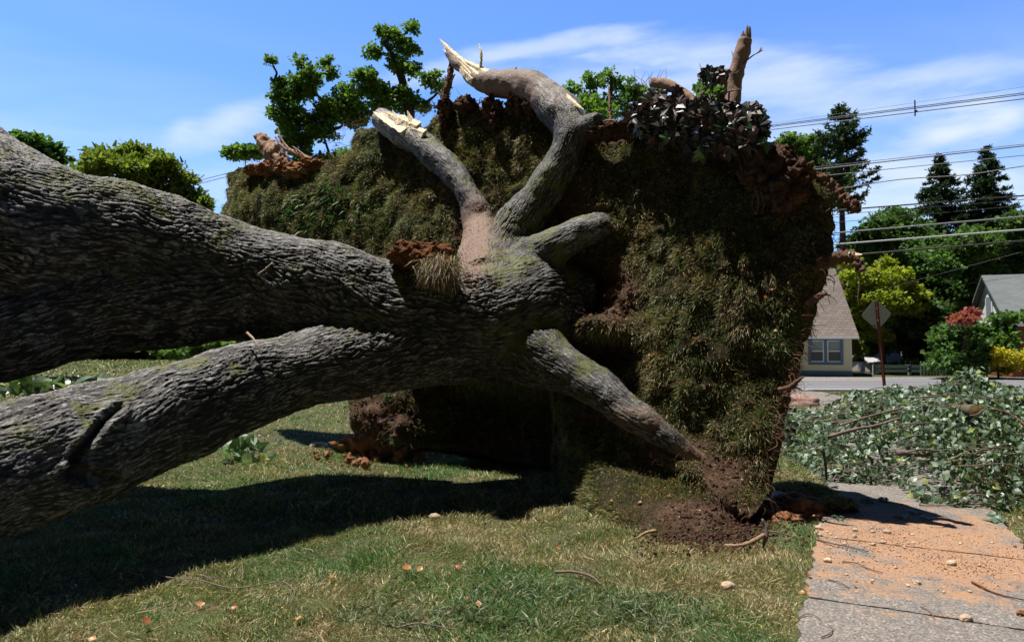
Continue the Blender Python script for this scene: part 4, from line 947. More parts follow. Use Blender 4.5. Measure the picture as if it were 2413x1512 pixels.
stone(2277, 1466, .036, STONE, 'rounded brown stone alone on the nearest grey slab', rz=.3)
stone(2243, 1334, .034, STONE2, 'pale angular stone on the dirt stained slab')
stone(1950, 1327, .030, STONE2, 'round pale yellow pebble by the grass at the dirt edge')
stone(2090, 1259, .03, STONE, 'upright tan chip in the shadow tip on the path')
stone(2160, 1380, .026, STONE, 'dark brown clod in the middle of the grey slab', amp=.5)
stone(2405, 1453, .026, CLAY, 'orange clod at the right end of the slab crack', amp=.5)
stone(752, 1052, .13, STONE2, 'tan leaf-shaped stone lying in the sunlit grass under the limb', flat=.35, rz=.3)
stone(1930, 1250, .035, STONE, 'small brown stone in the shade on the path edge')
st = [(1838, 1188, .11, STONE2), (1852, 1200, .12, STONE2), (1880, 1204, .10, STONE), (1822, 1200, .08, STONE), (1895, 1190, .07, STONE), (1836, 1212, .07, STONE), (1810, 1190, .06, CLAY), (1862, 1186, .05, CLAY), (1905, 1205, .06, STONE)]
for i, (x, y, s, m) in enumerate(st):
    stone(x, y, s, m, 'pale stone bedded in the orange clay bank under the plate edge', 'stones in the clay bank', .7, seed=i, amp=.3)
for i in range(26):
    x = 1925 + rng.random() ** 1.4 * 230; y = 1240 + 9 * rng.normal() + (x - 1925) * .12 + 14
    stone(x, y, .010 + .022 * rng.random() ** 2, [STONE, STONE2, STONE][i % 3], 'brown pebble in the row of rubble along the shadow on the path', 'rubble pebbles on the path', .7, seed=i)
for i in range(60):
    x = 1930 + rng.random() * 470; y = 1215 + 190 * rng.random()
    stone(x, y, .005 + .009 * rng.random() ** 1.5, [STONE, CLAY, STONE2, STONE][i % 4], 'small loose pebble or clay crumb scattered over the path', 'loose pebbles on the path', .7, seed=i + 50, amp=.35)
def gravel():
    n = 5200; V0, F0 = ICO[1]; px = 1935 + 480 * rng.random(n) ** 1.0; py = 1205 + 190 * rng.random(n)
    d = np.minimum(((px - 2080) / 190) ** 2 + ((py - 1265) / 40) ** 2, ((px - 2300) / 200) ** 2 + ((py - 1325) / 40) ** 2); k = rng.random(n) < np.exp(-d) + .06; px, py = px[k], py[k]; n = len(px)
    p = np.array([G(a, b, .013) for a, b in zip(px, py)]); s_, w = path_coords(p[:, 0], p[:, 1]); p = p[(w > -.05)]; n = len(p)
    s = .002 + .0045 * rng.random(n) ** 2; V = p[:, None] + V0[None] * s[:, None, None] * (.6 + .7 * rng.random((n, len(V0), 1)))
    F = (F0[None] + (np.arange(n) * len(V0))[:, None, None]).reshape(-1, 3)
    tag(mk('gravel', V.reshape(-1, 3), F, CLAY, None, False), 'fine orange clay crumbs and grit spilled across the path', 'gravel', kind='stuff')
gravel()
def clay_bank():
    e = empty('clay_bank', G(1850, 1230), 'broken orange clay bank with overhanging turf between plate and path', 'soil bank')
    mb = MB()
    for i, (x, y, s) in enumerate([(1812, 1208, .20), (1862, 1206, .24), (1905, 1206, .2), (1880, 1192, .2), (1840, 1224, .16)]):
        g = G(x, y); V, F = lump((g[0], g[1], 0.0), (s, s * .8, s * .55), 4, .45, 1.8, i + 3, oct_=5); mb.add(V, F)
    mb.build('clay', CLAY, e, True)
    mb = MB(); g = G(1905, 1172); V, F = lump((g[0] - .05, g[1] + .05, .0), (.30, .3, .11), 4, .35, 1.5, 2); mb.add(V, F); V, F = lump((g[0] + .02, g[1] - .55, 0.0), (.18, .14, .11), 4, .4, 1.5, 4); mb.add(V, F); mb.build('sod', SOIL, e, True)
    n = 9000; a = rng.random(n) * 6.283; r = np.sqrt(rng.random(n)); p = np.stack([g[0] - .05 + .32 * r * np.cos(a), g[1] + .05 + .34 * r * np.sin(a), .10 * np.sqrt(1 - r * r * .9)], 1)
    n2 = 2200; a = rng.random(n2) * 6.283; r = np.sqrt(rng.random(n2)); p = np.vstack([p, np.stack([g[0] + .02 + .18 * r * np.cos(a), g[1] - .55 + .14 * r * np.sin(a), .10 * np.sqrt(1 - r * r * .9)], 1)]); n += n2
    D = np.array([0, 0, .6]) + rng.normal(size=(n, 3)) * [.5, .5, .2] + [0, -.25, 0]
    V, F, c = blades(p, D, .05 + .05 * rng.random(n), np.full(n, .004), rng.normal(size=(n, 3)) * .15 - [0, 0, .3], grass_cols(p, n)); mk('grass', V, F, GRASS, e, False, c)
clay_bank()
def clay_heap():
    e = empty('soil_heap', G(900, 1050), 'heap of crumbly orange soil at the shaded foot of the root plate', 'soil heap')
    mb = MB()
    for i, (x, y, s, h) in enumerate([(905, 1072, .36, .42), (945, 1078, .30, .45), (860, 1066, .36, .3), (925, 1062, .3, .6), (880, 1060, .28, .5), (960, 1088, .2, .2), (830, 1062, .25, .15)]):
        g = G(x, y) if y > 1000 else G(x, 1000); V, F = lump((g[0], g[1], h * .2), (s, s * .7, h * .75), 4, .5, 1.8, i + 30, oct_=5); V = V + .03 * np.stack([perlin(V * 14 + k) for k in (1, 11, 21)], 1); mb.add(V, F)
    mb.build('soil', CLAY, e, True)
    mb = MB(); V0, F0 = ICO[2]
    for i in range(160):
        g = G(895 + 60 * rng.normal(), 1078 + 13 * rng.normal()); s = .015 + .05 * rng.random() ** 3; mb.add(V0 * s * (.7 + .5 * rng.random((len(V0), 1))) + g + [0, 0, s * .5 + .05 * rng.random()], F0)
    tag(mb.build('crumbs', CLAY, e), kind='stuff')
clay_heap()
def mound_soil():
    n = 5200; V0, F0 = ICO[1]; px = 1660 + 75 * rng.normal(size=n); py = 1235 + 26 * rng.normal(size=n); p = np.array([G(a, min(b, 1300), .02) for a, b in zip(px, np.maximum(py, 1190))])
    s = .004 + .014 * rng.random(n) ** 2.5; p[:, 2] = .0 + .03 * rng.random(n); V = p[:, None] + V0[None] * s[:, None, None] * (.6 + .7 * rng.random((n, len(V0), 1))); F = (F0[None] + (np.arange(n) * len(V0))[:, None, None]).reshape(-1, 3)
    tag(mk('loose_soil', V.reshape(-1, 3), F, ROOTSOIL, None, False), 'loose crumbs of brown soil spread at the foot of the plate', 'soil', kind='stuff')
mound_soil()
def dry_leaves():
    T = np.array([[0, 0, 0], [.4, .3, .2], [.3, .75, .1], [0, 1, .25], [-.3, .7, .12], [-.4, .3, .22], [0, .5, -.05]]); F0 = [np.array([[6, 0, 1], [6, 1, 2], [6, 2, 3], [6, 3, 4], [6, 4, 5], [6, 5, 0]])]
    spots = [(970, 1338, .045), (983, 1345, .035), (1443, 1142, .05), (1418, 1138, .04), (460, 1422, .035), (352, 1470, .04), (178, 1495, .04), (228, 1504, .03), (330, 1300, .03), (1100, 1408, .03), (1900, 1378, .035), (1903, 1350, .03), (1898, 1395, .03), (1912, 1215, .03), (1165, 1398, .025), (780, 1362, .03), (1180, 1200, .03), (1085, 1335, .03), (1600, 1420, .03), (1130, 1430, .035), (560, 1428, .03), (1320, 1290, .03), (700, 1460, .03)]
    LL = ['rust brown dead leaf in the straw patch left of centre', 'orange dead leaf just below the rust one in the straw patch', 'large curled dead leaf at the top of the turf mound', 'orange dead leaf at the left end of the mound twig', 'dead leaf beside the end of the long curving twig', 'orange brown dead leaf near the bottom edge, below the tree shadow', 'dead leaf at the bottom left corner, left of a paler one', 'paler orange dead leaf at the bottom left edge', 'dead leaf on the dark edge of the trunk shadow']
    for i, (x, y, s) in enumerate(spots):
        g = G(x, y, .035); k = [[.42, .17, .06], [.50, .26, .12], [.36, .10, .05]][i % 3]
        V, F, c = scatter(g[None], rng.normal(size=(1, 3)) * [1, 1, .3], np.array([[.3, -.5, 1.]]) + rng.normal(size=(1, 3)) * .4, T, F0, np.array([s * 1.5]), '', None, col=np.array([k]))
        tag(mk('dry_leaf', V, F, LEAF, None, True, c), LL[i] if i < len(LL) else 'small curled rust brown dead leaf lying in the short grass', 'leaf', 'dead leaves on the lawn')
dry_leaves()
HV = [(0, 0), (.22, -.10), (.44, .05), (.50, .30), (.38, .60), (.17, .85), (0, 1.08)]
HV = HV + [(-x, y) for x, y in HV[1:-1][::-1]]
HT = np.array([(x, y, .22 * abs(x) - .22 * y * y) for x, y in HV] + [(0, .4, -.02)]); HF = [np.array([[len(HV), i, (i + 1) % len(HV)] for i in range(len(HV))])]
HVs = np.array([(0, 0, 0), (.46, .2, .1), (.3, .7, 0), (0, 1.05, -.15), (-.3, .7, 0), (-.46, .2, .1)]); HFs = [np.array([[0, 1, 2, 3], [0, 3, 4, 5]])]
def leaf_cols(n):
    col = np.array([.095, .145, .085]) * (.5 + .9 * rng.random((n, 1))); k = rng.random(n) < .42; col[k] = np.array([.24, .32, .235]) * (.6 + .6 * rng.random((k.sum(), 1))); k = rng.random(n) < .05; col[k] = [.28, .33, .10]; return col
for i, (x, y) in enumerate([(2080, 1176), (1995, 1178), (2045, 1180), (2185, 1217), (2128, 1216), (1975, 1217), (2155, 1203), (2357, 1222), (2345, 1212), (2338, 1224)]):
    e = G(x, y, .03); n = 7 if i < 3 else 3
    an = np.arange(n) * 2.2; dd = np.stack([np.cos(an), np.sin(an), 0 * an], 1)
    V, F, c = scatter(e + dd * .004 + [0, 0, .004] * rng.random((n, 1)), dd, np.array([[0, 0, 1.]]) + rng.normal(size=(n, 3)) * .4, HT, HF, .05 + .03 * rng.random(n), '', None, col=leaf_cols(n) * 1.1)
    tag(mk('leaf_sprig', V, F, LEAF, None, False, c), 'small green leaf sprig dropped flat on the path in front of the brush', 'leaves', 'fallen green sprigs on the path')

# ------------------------------------------------------------------ brush pile over the path
FR = [(1790, 1045), (1850, 1078), (1955, 1142), (2120, 1149), (2165, 1192), (2340, 1206), (2460, 1195), (2600, 1180)]
def front_y(x, y):
    g = np.array([G(*q)[:2] for q in FR]); return np.interp(x / y, g[:, 0] / g[:, 1], g[:, 1])
def env(x, y):
    """height of the heap above the ground"""
    fy = front_y(x, y); px = 1206.5 + FD * x / y
    top = np.interp(px, [1810, 1850, 1900, 1960, 2010, 2060, 2130, 2200, 2250, 2300, 2350, 2413, 2600], [.15, .45, .52, .68, .90, 1.02, 1.08, 1.10, 1.20, 1.22, 1.10, 1.02, .9])
    d = y - fy; h = top * np.clip(1 - (1 - np.clip(d / 1.7, 0, 1)) ** 2.6, 0, 1) * sstep(5.2, 3.2, d); return np.where(d > 0, h, 0) * (.86 + .22 * perlin(np.stack([x * 1.6, y * 1.6, 0 * x], -1)))
def brush():
    labels = ['leafy cut limb at the left end of the heap, beside the root plate', 'leafy limb spilling towards the camera over the path, at the front right corner', 'leafy limb along the front middle of the heap', 'leafy limb forming the hump behind the front middle', 'leafy limb at the right side of the heap beside the cut log', 'leafy limb at the back of the heap nearest the road sign', 'sprig topped limb rising highest out of the heap']
    cen = [G(1900, 1100), G(2260, 1170), G(2060, 1115), G(2120, 1060), G(2400, 1110), G(2050, 1030), G(2300, 1060)]
    n = 56000; x = rng.uniform(2.2, 9.2, n); y = rng.uniform(6.2, 12.4, n); h = env(x, y); k = (h > .04) & (rng.random(n) < .9); x, y, h = x[k], y[k], h[k]; n = len(x)
    # uneven: mostly on the top shell, some depth
    cl = perlin(np.stack([x * 3.5, y * 3.5, h * 3.5], -1)); dep = np.abs(rng.normal(size=n)) * .13 + .10 * (cl < -.1)
    z = np.clip(h - dep + .10 * np.clip(cl, 0, 1), .01, 2); pos = np.stack([x, y, z], 1)
    keep = rng.random(n) < .78 + .6 * cl; pos = pos[keep]; n = len(pos)
    ci = np.argmin(((pos[:, None, :2] - np.array(cen)[None, :, :2]) ** 2).sum(-1) + rng.random((n, len(cen))) * .5, 1)
    for i, lb in enumerate(labels):
        e = empty('leafy_limb', cen[i], lb, 'branch', 'cut leafy limbs heaped across the path'); p = pos[ci == i]; m = len(p)
        if i == 6:
            q = [P(2290 + 20 * rng.normal() + (920 - t) * .0, t, 8.6 + .1 * rng.normal()) for t in rng.uniform(862, 960, 130)]; p = np.vstack([p, q]); m = len(p)
        if i == 0:
            q = [P(1860 + 25 * rng.normal(), t, 7.6 + .1 * rng.normal()) for t in rng.uniform(960, 1040, 90)]; p = np.vstack([p, q]); m = len(p)
        D = rng.normal(size=(m, 3)) * [.55, .55, .35] - [0, .1, .55]; N_ = rng.normal(size=(m, 3)) * [.6, .5, .3] + [-.1, -.35, .75]
        V, F, c = scatter(p, D, N_, HT, HF, .034 + .042 * rng.random(m), '', None, col=leaf_cols(m)); mk('leaves', V, F, LEAF, e, False, c)
        mb = MB(); sel = p[rng.permutation(m)[:42]]
        for q in sel:
            a = rng.uniform(-.9, .9) + (math.pi if rng.random() < .4 else 0); d = np.array([math.cos(a), .35 * math.sin(a), .05]); L = rng.uniform(.35, 1.0); pts = []
            for t in np.linspace(-.5, .5, 6):
                w = q + d * L * t + rng.normal(size=3) * .02; w[2] = max(.03, w[2] + .05 - .25 * t * t * L); pts.append(w)
            V, F = tube(pts, np.linspace(.008, .003, 6), 5, 14, cap=False); mb.add(V, F)
        mb.build('twigs', STICK, e, True)
    # main stems showing through
    mb = MB()
    def stem(l, r, lab, mat=STICK):
        p = [P(*q) for q in l]; V, F = tube(p, np.linspace(r, r * .6, len(p)), 9, 30, .3, 2, l[0][0]); m = MB(); m.add(V, F); tag(m.build('bare_branch', mat, None, True), lab, 'branch')
    stem([(2180, 1075, 7.35), (2115, 1066, 7.5), (2320, 1078, 7.5)][1:], .035, 'straight dark branch lying level in the middle of the brush heap')
    stem([(1950, 1030, 7.8), (2010, 1012, 7.8), (2060, 1003, 7.9), (2120, 985, 8.0)], .022, 'slanting bare branch low in the front of the heap, left of centre')
    stem([(1940, 1062, 7.2), (1945, 1090, 7.15), (1948, 1130, 7.1)], .018, 'short upright grey branch end at the front left of the heap', PALESTICK)
    stem([(1985, 1000, 8.2), (2050, 980, 8.2), (2120, 962, 8.3), (2190, 935, 8.5)], .014, 'long thin branch running up over the left hump of the heap')
    stem([(2330, 962, 7.6), (2380, 975, 7.5), (2413, 1000, 7.3), (2440, 1030, 7.2)], .012, 'reddish arching twig at the right edge beside the cut log', ROOTWOOD)
    stem([(2170, 985, 8.), (2240, 1000, 8.), (2310, 1030, 7.9), (2380, 1040, 7.8)], .013, 'long thin branch sagging below the cut log')
    e = empty('cut_log', P(2270, 985, 7.5), 'short thick cut log with a pale sawn face lying on top of the leaves', 'log')
    a, b = P(2232, 960, 7.9), P(2298, 968, 7.25); V, F = tube([a, (a + b) / 2, b], [.058, .062, .062], 18, 14, .12, 2, cap=False); m = MB(); m.add(V, F); m.build('bark', plain('green_bark', (.10, .085, .05), .8, .3, 12, .01), e, True)
    d = unit(b - a); s = unit(np.cross(d, [0, 0, 1.])); u = np.cross(s, d); th = np.linspace(0, 6.283, 24, endpoint=False)
    ring = b + d * .002 + .064 * (np.cos(th)[:, None] * s + np.sin(th)[:, None] * u); m = MB(); m.add(np.vstack([ring, b + d * .006]), np.array([[24, i, (i + 1) % 24] for i in range(24)])); m.build('sawn_face', plain('sawn_wood', (.50, .33, .17), .8, .2, 30), e)
brush()
def sprig(px, py, Y, rx, ry, n, label, big=.10, pale=1.0):
    c = P(px, py, Y); e = empty('leafy_sprig', c, label, 'branch'); k = Y / FD
    p = c + rng.normal(size=(n, 3)) * [rx * k * .5, .12, ry * k * .5]; p[:, 2] = np.maximum(p[:, 2], .02)
    V, F, col = scatter(p, rng.normal(size=(n, 3)) * .5 + [0, -.1, -.7], rng.normal(size=(n, 3)) * .5 + [0, -.7, .6], HT, HF, big * (.7 + .5 * rng.random(n)), '', None, col=leaf_cols(n) * pale); mk('leaves', V, F, LEAF, e, False, col)
    mb = MB()
    for i in range(6):
        V, F = tube([c + [0, 0, -.02], p[i] * .5 + c * .5 + [0, 0, .04], p[i]], [.006, .005, .002], 5, 8, cap=False); mb.add(V, F)
    mb.build('twigs', STICK, e, True)
sprig(582, 1052, 9.3, 60, 34, 34, 'clump of pale green leaves on the grass under the lower limb', .17, 1.4)
sprig(60, 905, 9.5, 150, 26, 90, 'leafy branch lying on the grass in the gap at the left edge', .17, 1.1)

def trunk_twig(label, l, r):
    V, F = tube([P(*q) for q in l], np.linspace(r, r * .5, len(l)), 6, len(l) * 5, .3, 3); mb = MB(); mb.add(V, F); tag(mb.build('twig', PALESTICK, None, True), label, 'stick')
trunk_twig('thin pale twig caught on the shaded side of the trunk', [(600, 652, 6.2), (618, 640, 6.12), (632, 628, 6.1), (642, 618, 6.15)], .010)
trunk_twig('reddish twig standing out of the top of the lower limb', [(583, 784, 5.62), (596, 797, 5.55), (606, 812, 5.5), (616, 836, 5.48)], .011)
# boulder by the far path
g = G(1886, 955); V, F = lump((g[0], g[1], .05), (.52, .4, .24), 4, .2, 1.2, 3, .2); tag(mk('boulder', V, F, REDSTONE, None, True), 'low rounded reddish boulder in the grass by the far bend of the path', 'boulder')

# ------------------------------------------------------------------ houses, shed, fences, sign, poles, wires
def obj_label(o, s): o['label'] = s; return o
def house_cream():
    e = empty('house', (P(2007, 800, 35.0)[0], 35.0, 0), 'cream stucco cottage with steep grey brown roof and blue framed windows', 'house')
    cream = plain('cream_stucco', (.80, .74, .60), .9, .06, 1.2, .004); blue = plain('slate_blue_paint', (.11, .20, .34), .7, .1); white = plain('white_vinyl', (.75, .76, .78), .5, .04)
    Y0 = 35.0; xr = P(2007, 800, Y0)[0]; xl = xr - 11.5; zb = 0.0; ze = P(2000, 787, Y0)[2]; zr = P(1978, 632, 38.3)[2]; D = 6.6
    mb = MB(); mb.box(((xl + xr) / 2, Y0 + D / 2, (ze + zb) / 2 + .12), ((xr - xl) / 2, D / 2, (ze - zb) / 2 - .02)); 
    mb.add(np.array([[xr, Y0, ze], [xr, Y0 + D, ze], [xr - .85, Y0 + D / 2, zr - .12], [xl, Y0, ze], [xl, Y0 + D, ze], [xl + .85, Y0 + D / 2, zr - .12]]), [np.array([[0, 1, 2], [5, 4, 3]])]); mb.build('wall', cream, e)
    t = NT('brown_grey_shingles'); br = t.n('ShaderNodeTexBrick'); br.inputs['Scale'].default_value = 1.0; br.inputs['Brick Width'].default_value = .3; br.inputs['Row Height'].default_value = .14; br.inputs['Mortar Size'].default_value = .012
    for k, c in (('Color1', (.155, .13, .12, 1)), ('Color2', (.20, .17, .155, 1)), ('Mortar', (.09, .08, .075, 1))): br.inputs[k].default_value = c
    sp = t.n('ShaderNodeSeparateXYZ'); t.l(t.pos, sp.inputs[0]); cb = t.n('ShaderNodeCombineXYZ'); t.l(sp.outputs[0], cb.inputs[0]); t.l(sp.outputs[2], cb.inputs[1]); t.l(cb.outputs[0], br.inputs['Vector'])
    roof = t.fin(t.mix(t.step(t.noise(.9, 5), .3, .7), t.mix(1.0, br.outputs[0], (.85, .85, .85), 'MULTIPLY'), br.outputs[0]), .95, .1)
    mb = MB(); ov = .32; sl = (zr - ze) / (D / 2); x0, x1 = xl - ov, xr + ov
    for s in (1, -1):
        ye = Y0 - ov if s == 1 else Y0 + D + ov; yr = Y0 + D / 2; z_e = ze - ov * sl * .35
        a = np.array([[x0, ye, z_e], [x1, ye, z_e], [x1 - .95, yr, zr], [x0 + .95, yr, zr]]); b = a + [0, 0, -.12]
        mb.add(np.vstack([a, b]), np.array([[0, 1, 2, 3], [7, 6, 5, 4], [0, 4, 5, 1], [1, 5, 6, 2], [0, 3, 7, 4]]))
    mb.build('roof', roof, e)
    mb = MB(); mb.box(((x0 + x1) / 2, Y0 - ov - .05, ze - ov * sl * .35 - .05), ((x1 - x0) / 2, .05, .06)); mb.build('gutter', white, e)
    mb = MB(); mb.box(((xl + xr) / 2, Y0 - .015, .12), ((xr - xl) / 2 + .02, .03, .14)); mb.build('base_board', blue, e)
    glassU = plain('pale_pane', (.30, .36, .40), .15, .05, spec=.6); glassD = plain('dark_pane', (.09, .095, .11), .2, .05, spec=.6)
    def win(x0p, x1p):
        xa, xb = P(x0p, 830, Y0)[0], P(x1p, 830, Y0)[0]; za, zb_ = P(1950, 859, Y0)[2], P(1950, 795, Y0)[2]; cx = (xa + xb) / 2; w = xb - xa
        f = MB()
        for cz in (zb_ - .07, za + .05): f.box((cx, Y0 - .05, cz), (w / 2, .05, .07))
        for q in (xa + .07, cx, xb - .07): f.box((q, Y0 - .05, (za + zb_) / 2), (.07, .05, (zb_ - za) / 2 - .13))
        wf = f.build('window', blue, e)
        for s in (-1, 1):
            c = cx + s * w / 4; hw = w / 4 - .10; f = MB(); zm = (za + zb_) / 2; hh = (zb_ - za) / 2 - .15
            for cz in (zm - hh, zm, zm + hh): f.box((c, Y0 - .045, cz), (hw, .03, .035))
            for q in (c - hw, c + hw): f.box((q, Y0 - .042, zm), (.035, .034, hh + .03))
            f.build('sash', white, wf)
            f = MB(); f.box((c, Y0 - .012, zm + hh / 2), (hw, .015, hh / 2)); f.build('upper_pane', glassU, wf)
            f = MB(); f.box((c, Y0 - .012, zm - hh / 2), (hw, .015, hh / 2)); f.build('lower_pane', glassD, wf)
    win(1913, 1989); win(1806, 1882)
    f = MB(); c = P(1897, 836, Y0 - .1); V, F = lump(c, (.13, .1, .17), 3, .05); f.add(V, F); f.build('electric_meter', plain('meter_grey', (.30, .32, .32), .5), e, True)
    f = MB(); p = np.array([P(1925, 703, 36.5), P(1948, 703, 36.5)]); 
    yk = Y0 + (P(1940, 715, 36)[2] - ze) / sl
    for k, (zz) in ((0, 715),):
        z0, z1 = P(1940, 738, 36.2)[2], P(1940, 690, 36.9)[2]; y0_, y1_ = Y0 + (z0 - ze) / sl - .05, Y0 + (z1 - ze) / sl - .05; xa, xb = P(1905, 715, 36.5)[0], P(1937, 715, 36.5)[0]
        f.add(np.array([[xa, y0_, z0], [xb, y0_, z0], [xb, y1_, z1], [xa, y1_, z1], [xa, y0_ + .2, z0 - .1], [xb, y0_ + .2, z0 - .1], [xb, y1_ + .2, z1 - .1], [xa, y1_ + .2, z1 - .1]]), np.array([[0, 1, 2, 3], [0, 4, 5, 1], [1, 5, 6, 2], [2, 6, 7, 3], [3, 7, 4, 0]]))
    f.build('skylight', plain('dark_skylight', (.03, .045, .07), .25, spec=.6), e)
    e.rotation_euler = (0, 0, R(-24))
house_cream()
def house_brick():
    Fc = P(2386, 880, 35.0); Bc = P(2293, 880, 41.0); Fc[2] = Bc[2] = 0; g = Bc - Fc; W = np.linalg.norm(g); g /= W; r = np.array([g[1], -g[0], 0]); L = 12.0
    e = empty('house', Fc, 'red brick house with grey shingle roof and a white sided gable end', 'house'); ze = P(2386, 752, 35)[2]; zr = P(2316, 648, 38)[2]
    def w(u, v, z): return Fc + g * u + r * v + np.array([0, 0, z])
    t = NT('red_brick'); br = t.n('ShaderNodeTexBrick'); br.inputs['Scale'].default_value = 1.0; br.inputs['Brick Width'].default_value = .24; br.inputs['Row Height'].default_value = .085; br.inputs['Mortar Size'].default_value = .008
    for k, c in (('Color1', (.20, .045, .035, 1)), ('Color2', (.27, .07, .05, 1)), ('Mortar', (.22, .14, .12, 1))): br.inputs[k].default_value = c
    sp = t.n('ShaderNodeSeparateXYZ'); t.l(t.pos, sp.inputs[0]); cb = t.n('ShaderNodeCombineXYZ'); t.l(sp.outputs[0], cb.inputs[0]); t.l(sp.outputs[2], cb.inputs[1]); t.l(cb.outputs[0], br.inputs['Vector']); brick = t.fin(br.outputs[0], .9, .1)
    mb = MB(); c = [w(0, 0, 0), w(W, 0, 0), w(W, L, 0), w(0, L, 0)]; c += [q + [0, 0, ze] for q in c]; mb.add(np.array(c), np.array([[0, 4, 5, 1], [1, 5, 6, 2], [2, 6, 7, 3], [3, 7, 4, 0]])); mb.build('brick_wall', brick, e)
    t = NT('white_clapboard'); sp = t.n('ShaderNodeSeparateXYZ'); t.l(t.pos, sp.inputs[0]); m = t.math('FRACT', t.math('MULTIPLY', sp.outputs[2], 7.0)); sid = t.fin(t.mix(t.step(m, .0, .22), (.32, .36, .40), (.74, .77, .78)), .7)
    mb = MB(); mb.add(np.array([w(-.05, -.03, ze - .3), w(W + .05, -.03, ze - .3), w(W / 2, -.03, zr - .1), w(-.05, .2, ze - .3), w(W + .05, .2, ze - .3), w(W / 2, .2, zr - .1)]), [np.array([[0, 2, 1], [3, 4, 5]]), np.array([[0, 1, 4, 3], [1, 2, 5, 4], [2, 0, 3, 5]])]); gb = mb.build('gable_end', sid, e)
    t2 = NT('grey_shingles'); br = t2.n('ShaderNodeTexBrick'); br.inputs['Scale'].default_value = 1.0; br.inputs['Brick Width'].default_value = .4; br.inputs['Row Height'].default_value = .11; br.inputs['Mortar Size'].default_value = .01
    for k, cc in (('Color1', (.13, .15, .155, 1)), ('Color2', (.165, .185, .19, 1)), ('Mortar', (.12, .13, .14, 1))): br.inputs[k].default_value = cc
    sp = t2.n('ShaderNodeSeparateXYZ'); t2.l(t2.pos, sp.inputs[0]); cb = t2.n('ShaderNodeCombineXYZ'); t2.l(sp.outputs[0], cb.inputs[0]); t2.l(sp.outputs[2], cb.inputs[1]); t2.l(cb.outputs[0], br.inputs['Vector']); rf = t2.fin(br.outputs[0], .95, .1)
    mb = MB(); k = (zr - ze) / (W / 2)
    for s in (0, 1):
        ue = -.4 if s == 0 else W + .4; z_e = ze - .4 * k * .6; a = np.array([w(ue, -.35, z_e), w(ue, L, z_e), w(W / 2, L, zr), w(W / 2, -.35, zr)]); mb.add(np.vstack([a, a - [0, 0, .13]]), np.array([[0, 1, 2, 3], [7, 6, 5, 4], [0, 4, 5, 1], [3, 2, 6, 7], [0, 3, 7, 4]]))
    mb.build('roof', rf, e)
    white = plain('white_trim', (.72, .74, .77), .6, .05)
    mb = MB(); a = w(-.44, -.35, ze - .4 * k * .6); b = w(-.44, L, ze - .4 * k * .6); mb.add(np.array([a, b, b + [0, 0, -.18], a + [0, 0, -.18]]), np.array([[0, 1, 2, 3]])); mb.build('eave_board', white, e)
    mb = MB(); cu = W * .48
    def slab(u0, u1, z0, z1, d0, m):
        q = MB(); q.add(np.array([w(u0, -d0, z0), w(u1, -d0, z0), w(u1, -d0, z1), w(u0, -d0, z1), w(u0, -.02, z0), w(u1, -.02, z0), w(u1, -.02, z1), w(u0, -.02, z1)]), np.array([[0, 1, 2, 3], [0, 4, 5, 1], [1, 5, 6, 2], [2, 6, 7, 3], [3, 7, 4, 0]])); return q
    f = slab(cu - .55, cu + .55, ze + .1, ze + 1.5, .08, 0).build('window', white, gb); slab(cu - .38, cu + .38, ze + .25, ze + 1.35, .10, 0).build('pane', plain('gable_pane', (.25, .3, .35), .2, spec=.6), gb)
house_brick()
def shed():
    e = empty('shed', P(2085, 886, 41), 'small grey garden shed with white trimmed doors under the trees', 'shed'); Y = 41.0; wall = plain('shed_wall', (.30, .26, .24), .9, .1); white = plain('shed_white', (.66, .66, .64), .7)
    xa, xb = P(2050, 870, Y)[0], P(2136, 870, Y)[0]; ze = P(2100, 853, Y)[2]; zr = P(2100, 842, Y)[2] + .25; D = 2.4
    mb = MB(); mb.box(((xa + xb) / 2, Y + D / 2, ze / 2), ((xb - xa) / 2, D / 2, ze / 2)); mb.build('wall', wall, e)
    mb = MB()
    for s in (0, 1):
        ye = Y - .15 if s == 0 else Y + D + .15; a = np.array([[xa - .15, ye, ze], [xb + .15, ye, ze], [xb + .15, Y + D / 2, zr], [xa - .15, Y + D / 2, zr]]); mb.add(np.vstack([a, a - [0, 0, .07]]), np.array([[0, 1, 2, 3], [7, 6, 5, 4], [0, 4, 5, 1], [1, 5, 6, 2], [3, 0, 4, 7]]))
    mb.build('roof', plain('shed_roof', (.35, .35, .36), .8), e)
    for k, c in enumerate((P(2083, 870, Y)[0], P(2118, 870, Y)[0])):
        mb = MB(); hw = .33
        for q in (-hw, hw): mb.box((c + q, Y - .03, ze * .45), (.05, .03, ze * .42))
        for z in (.08, .45, .84): mb.box((c, Y - .03, ze * z), (hw - .055, .028, .05))
        mb.build('door', white, e)
shed()
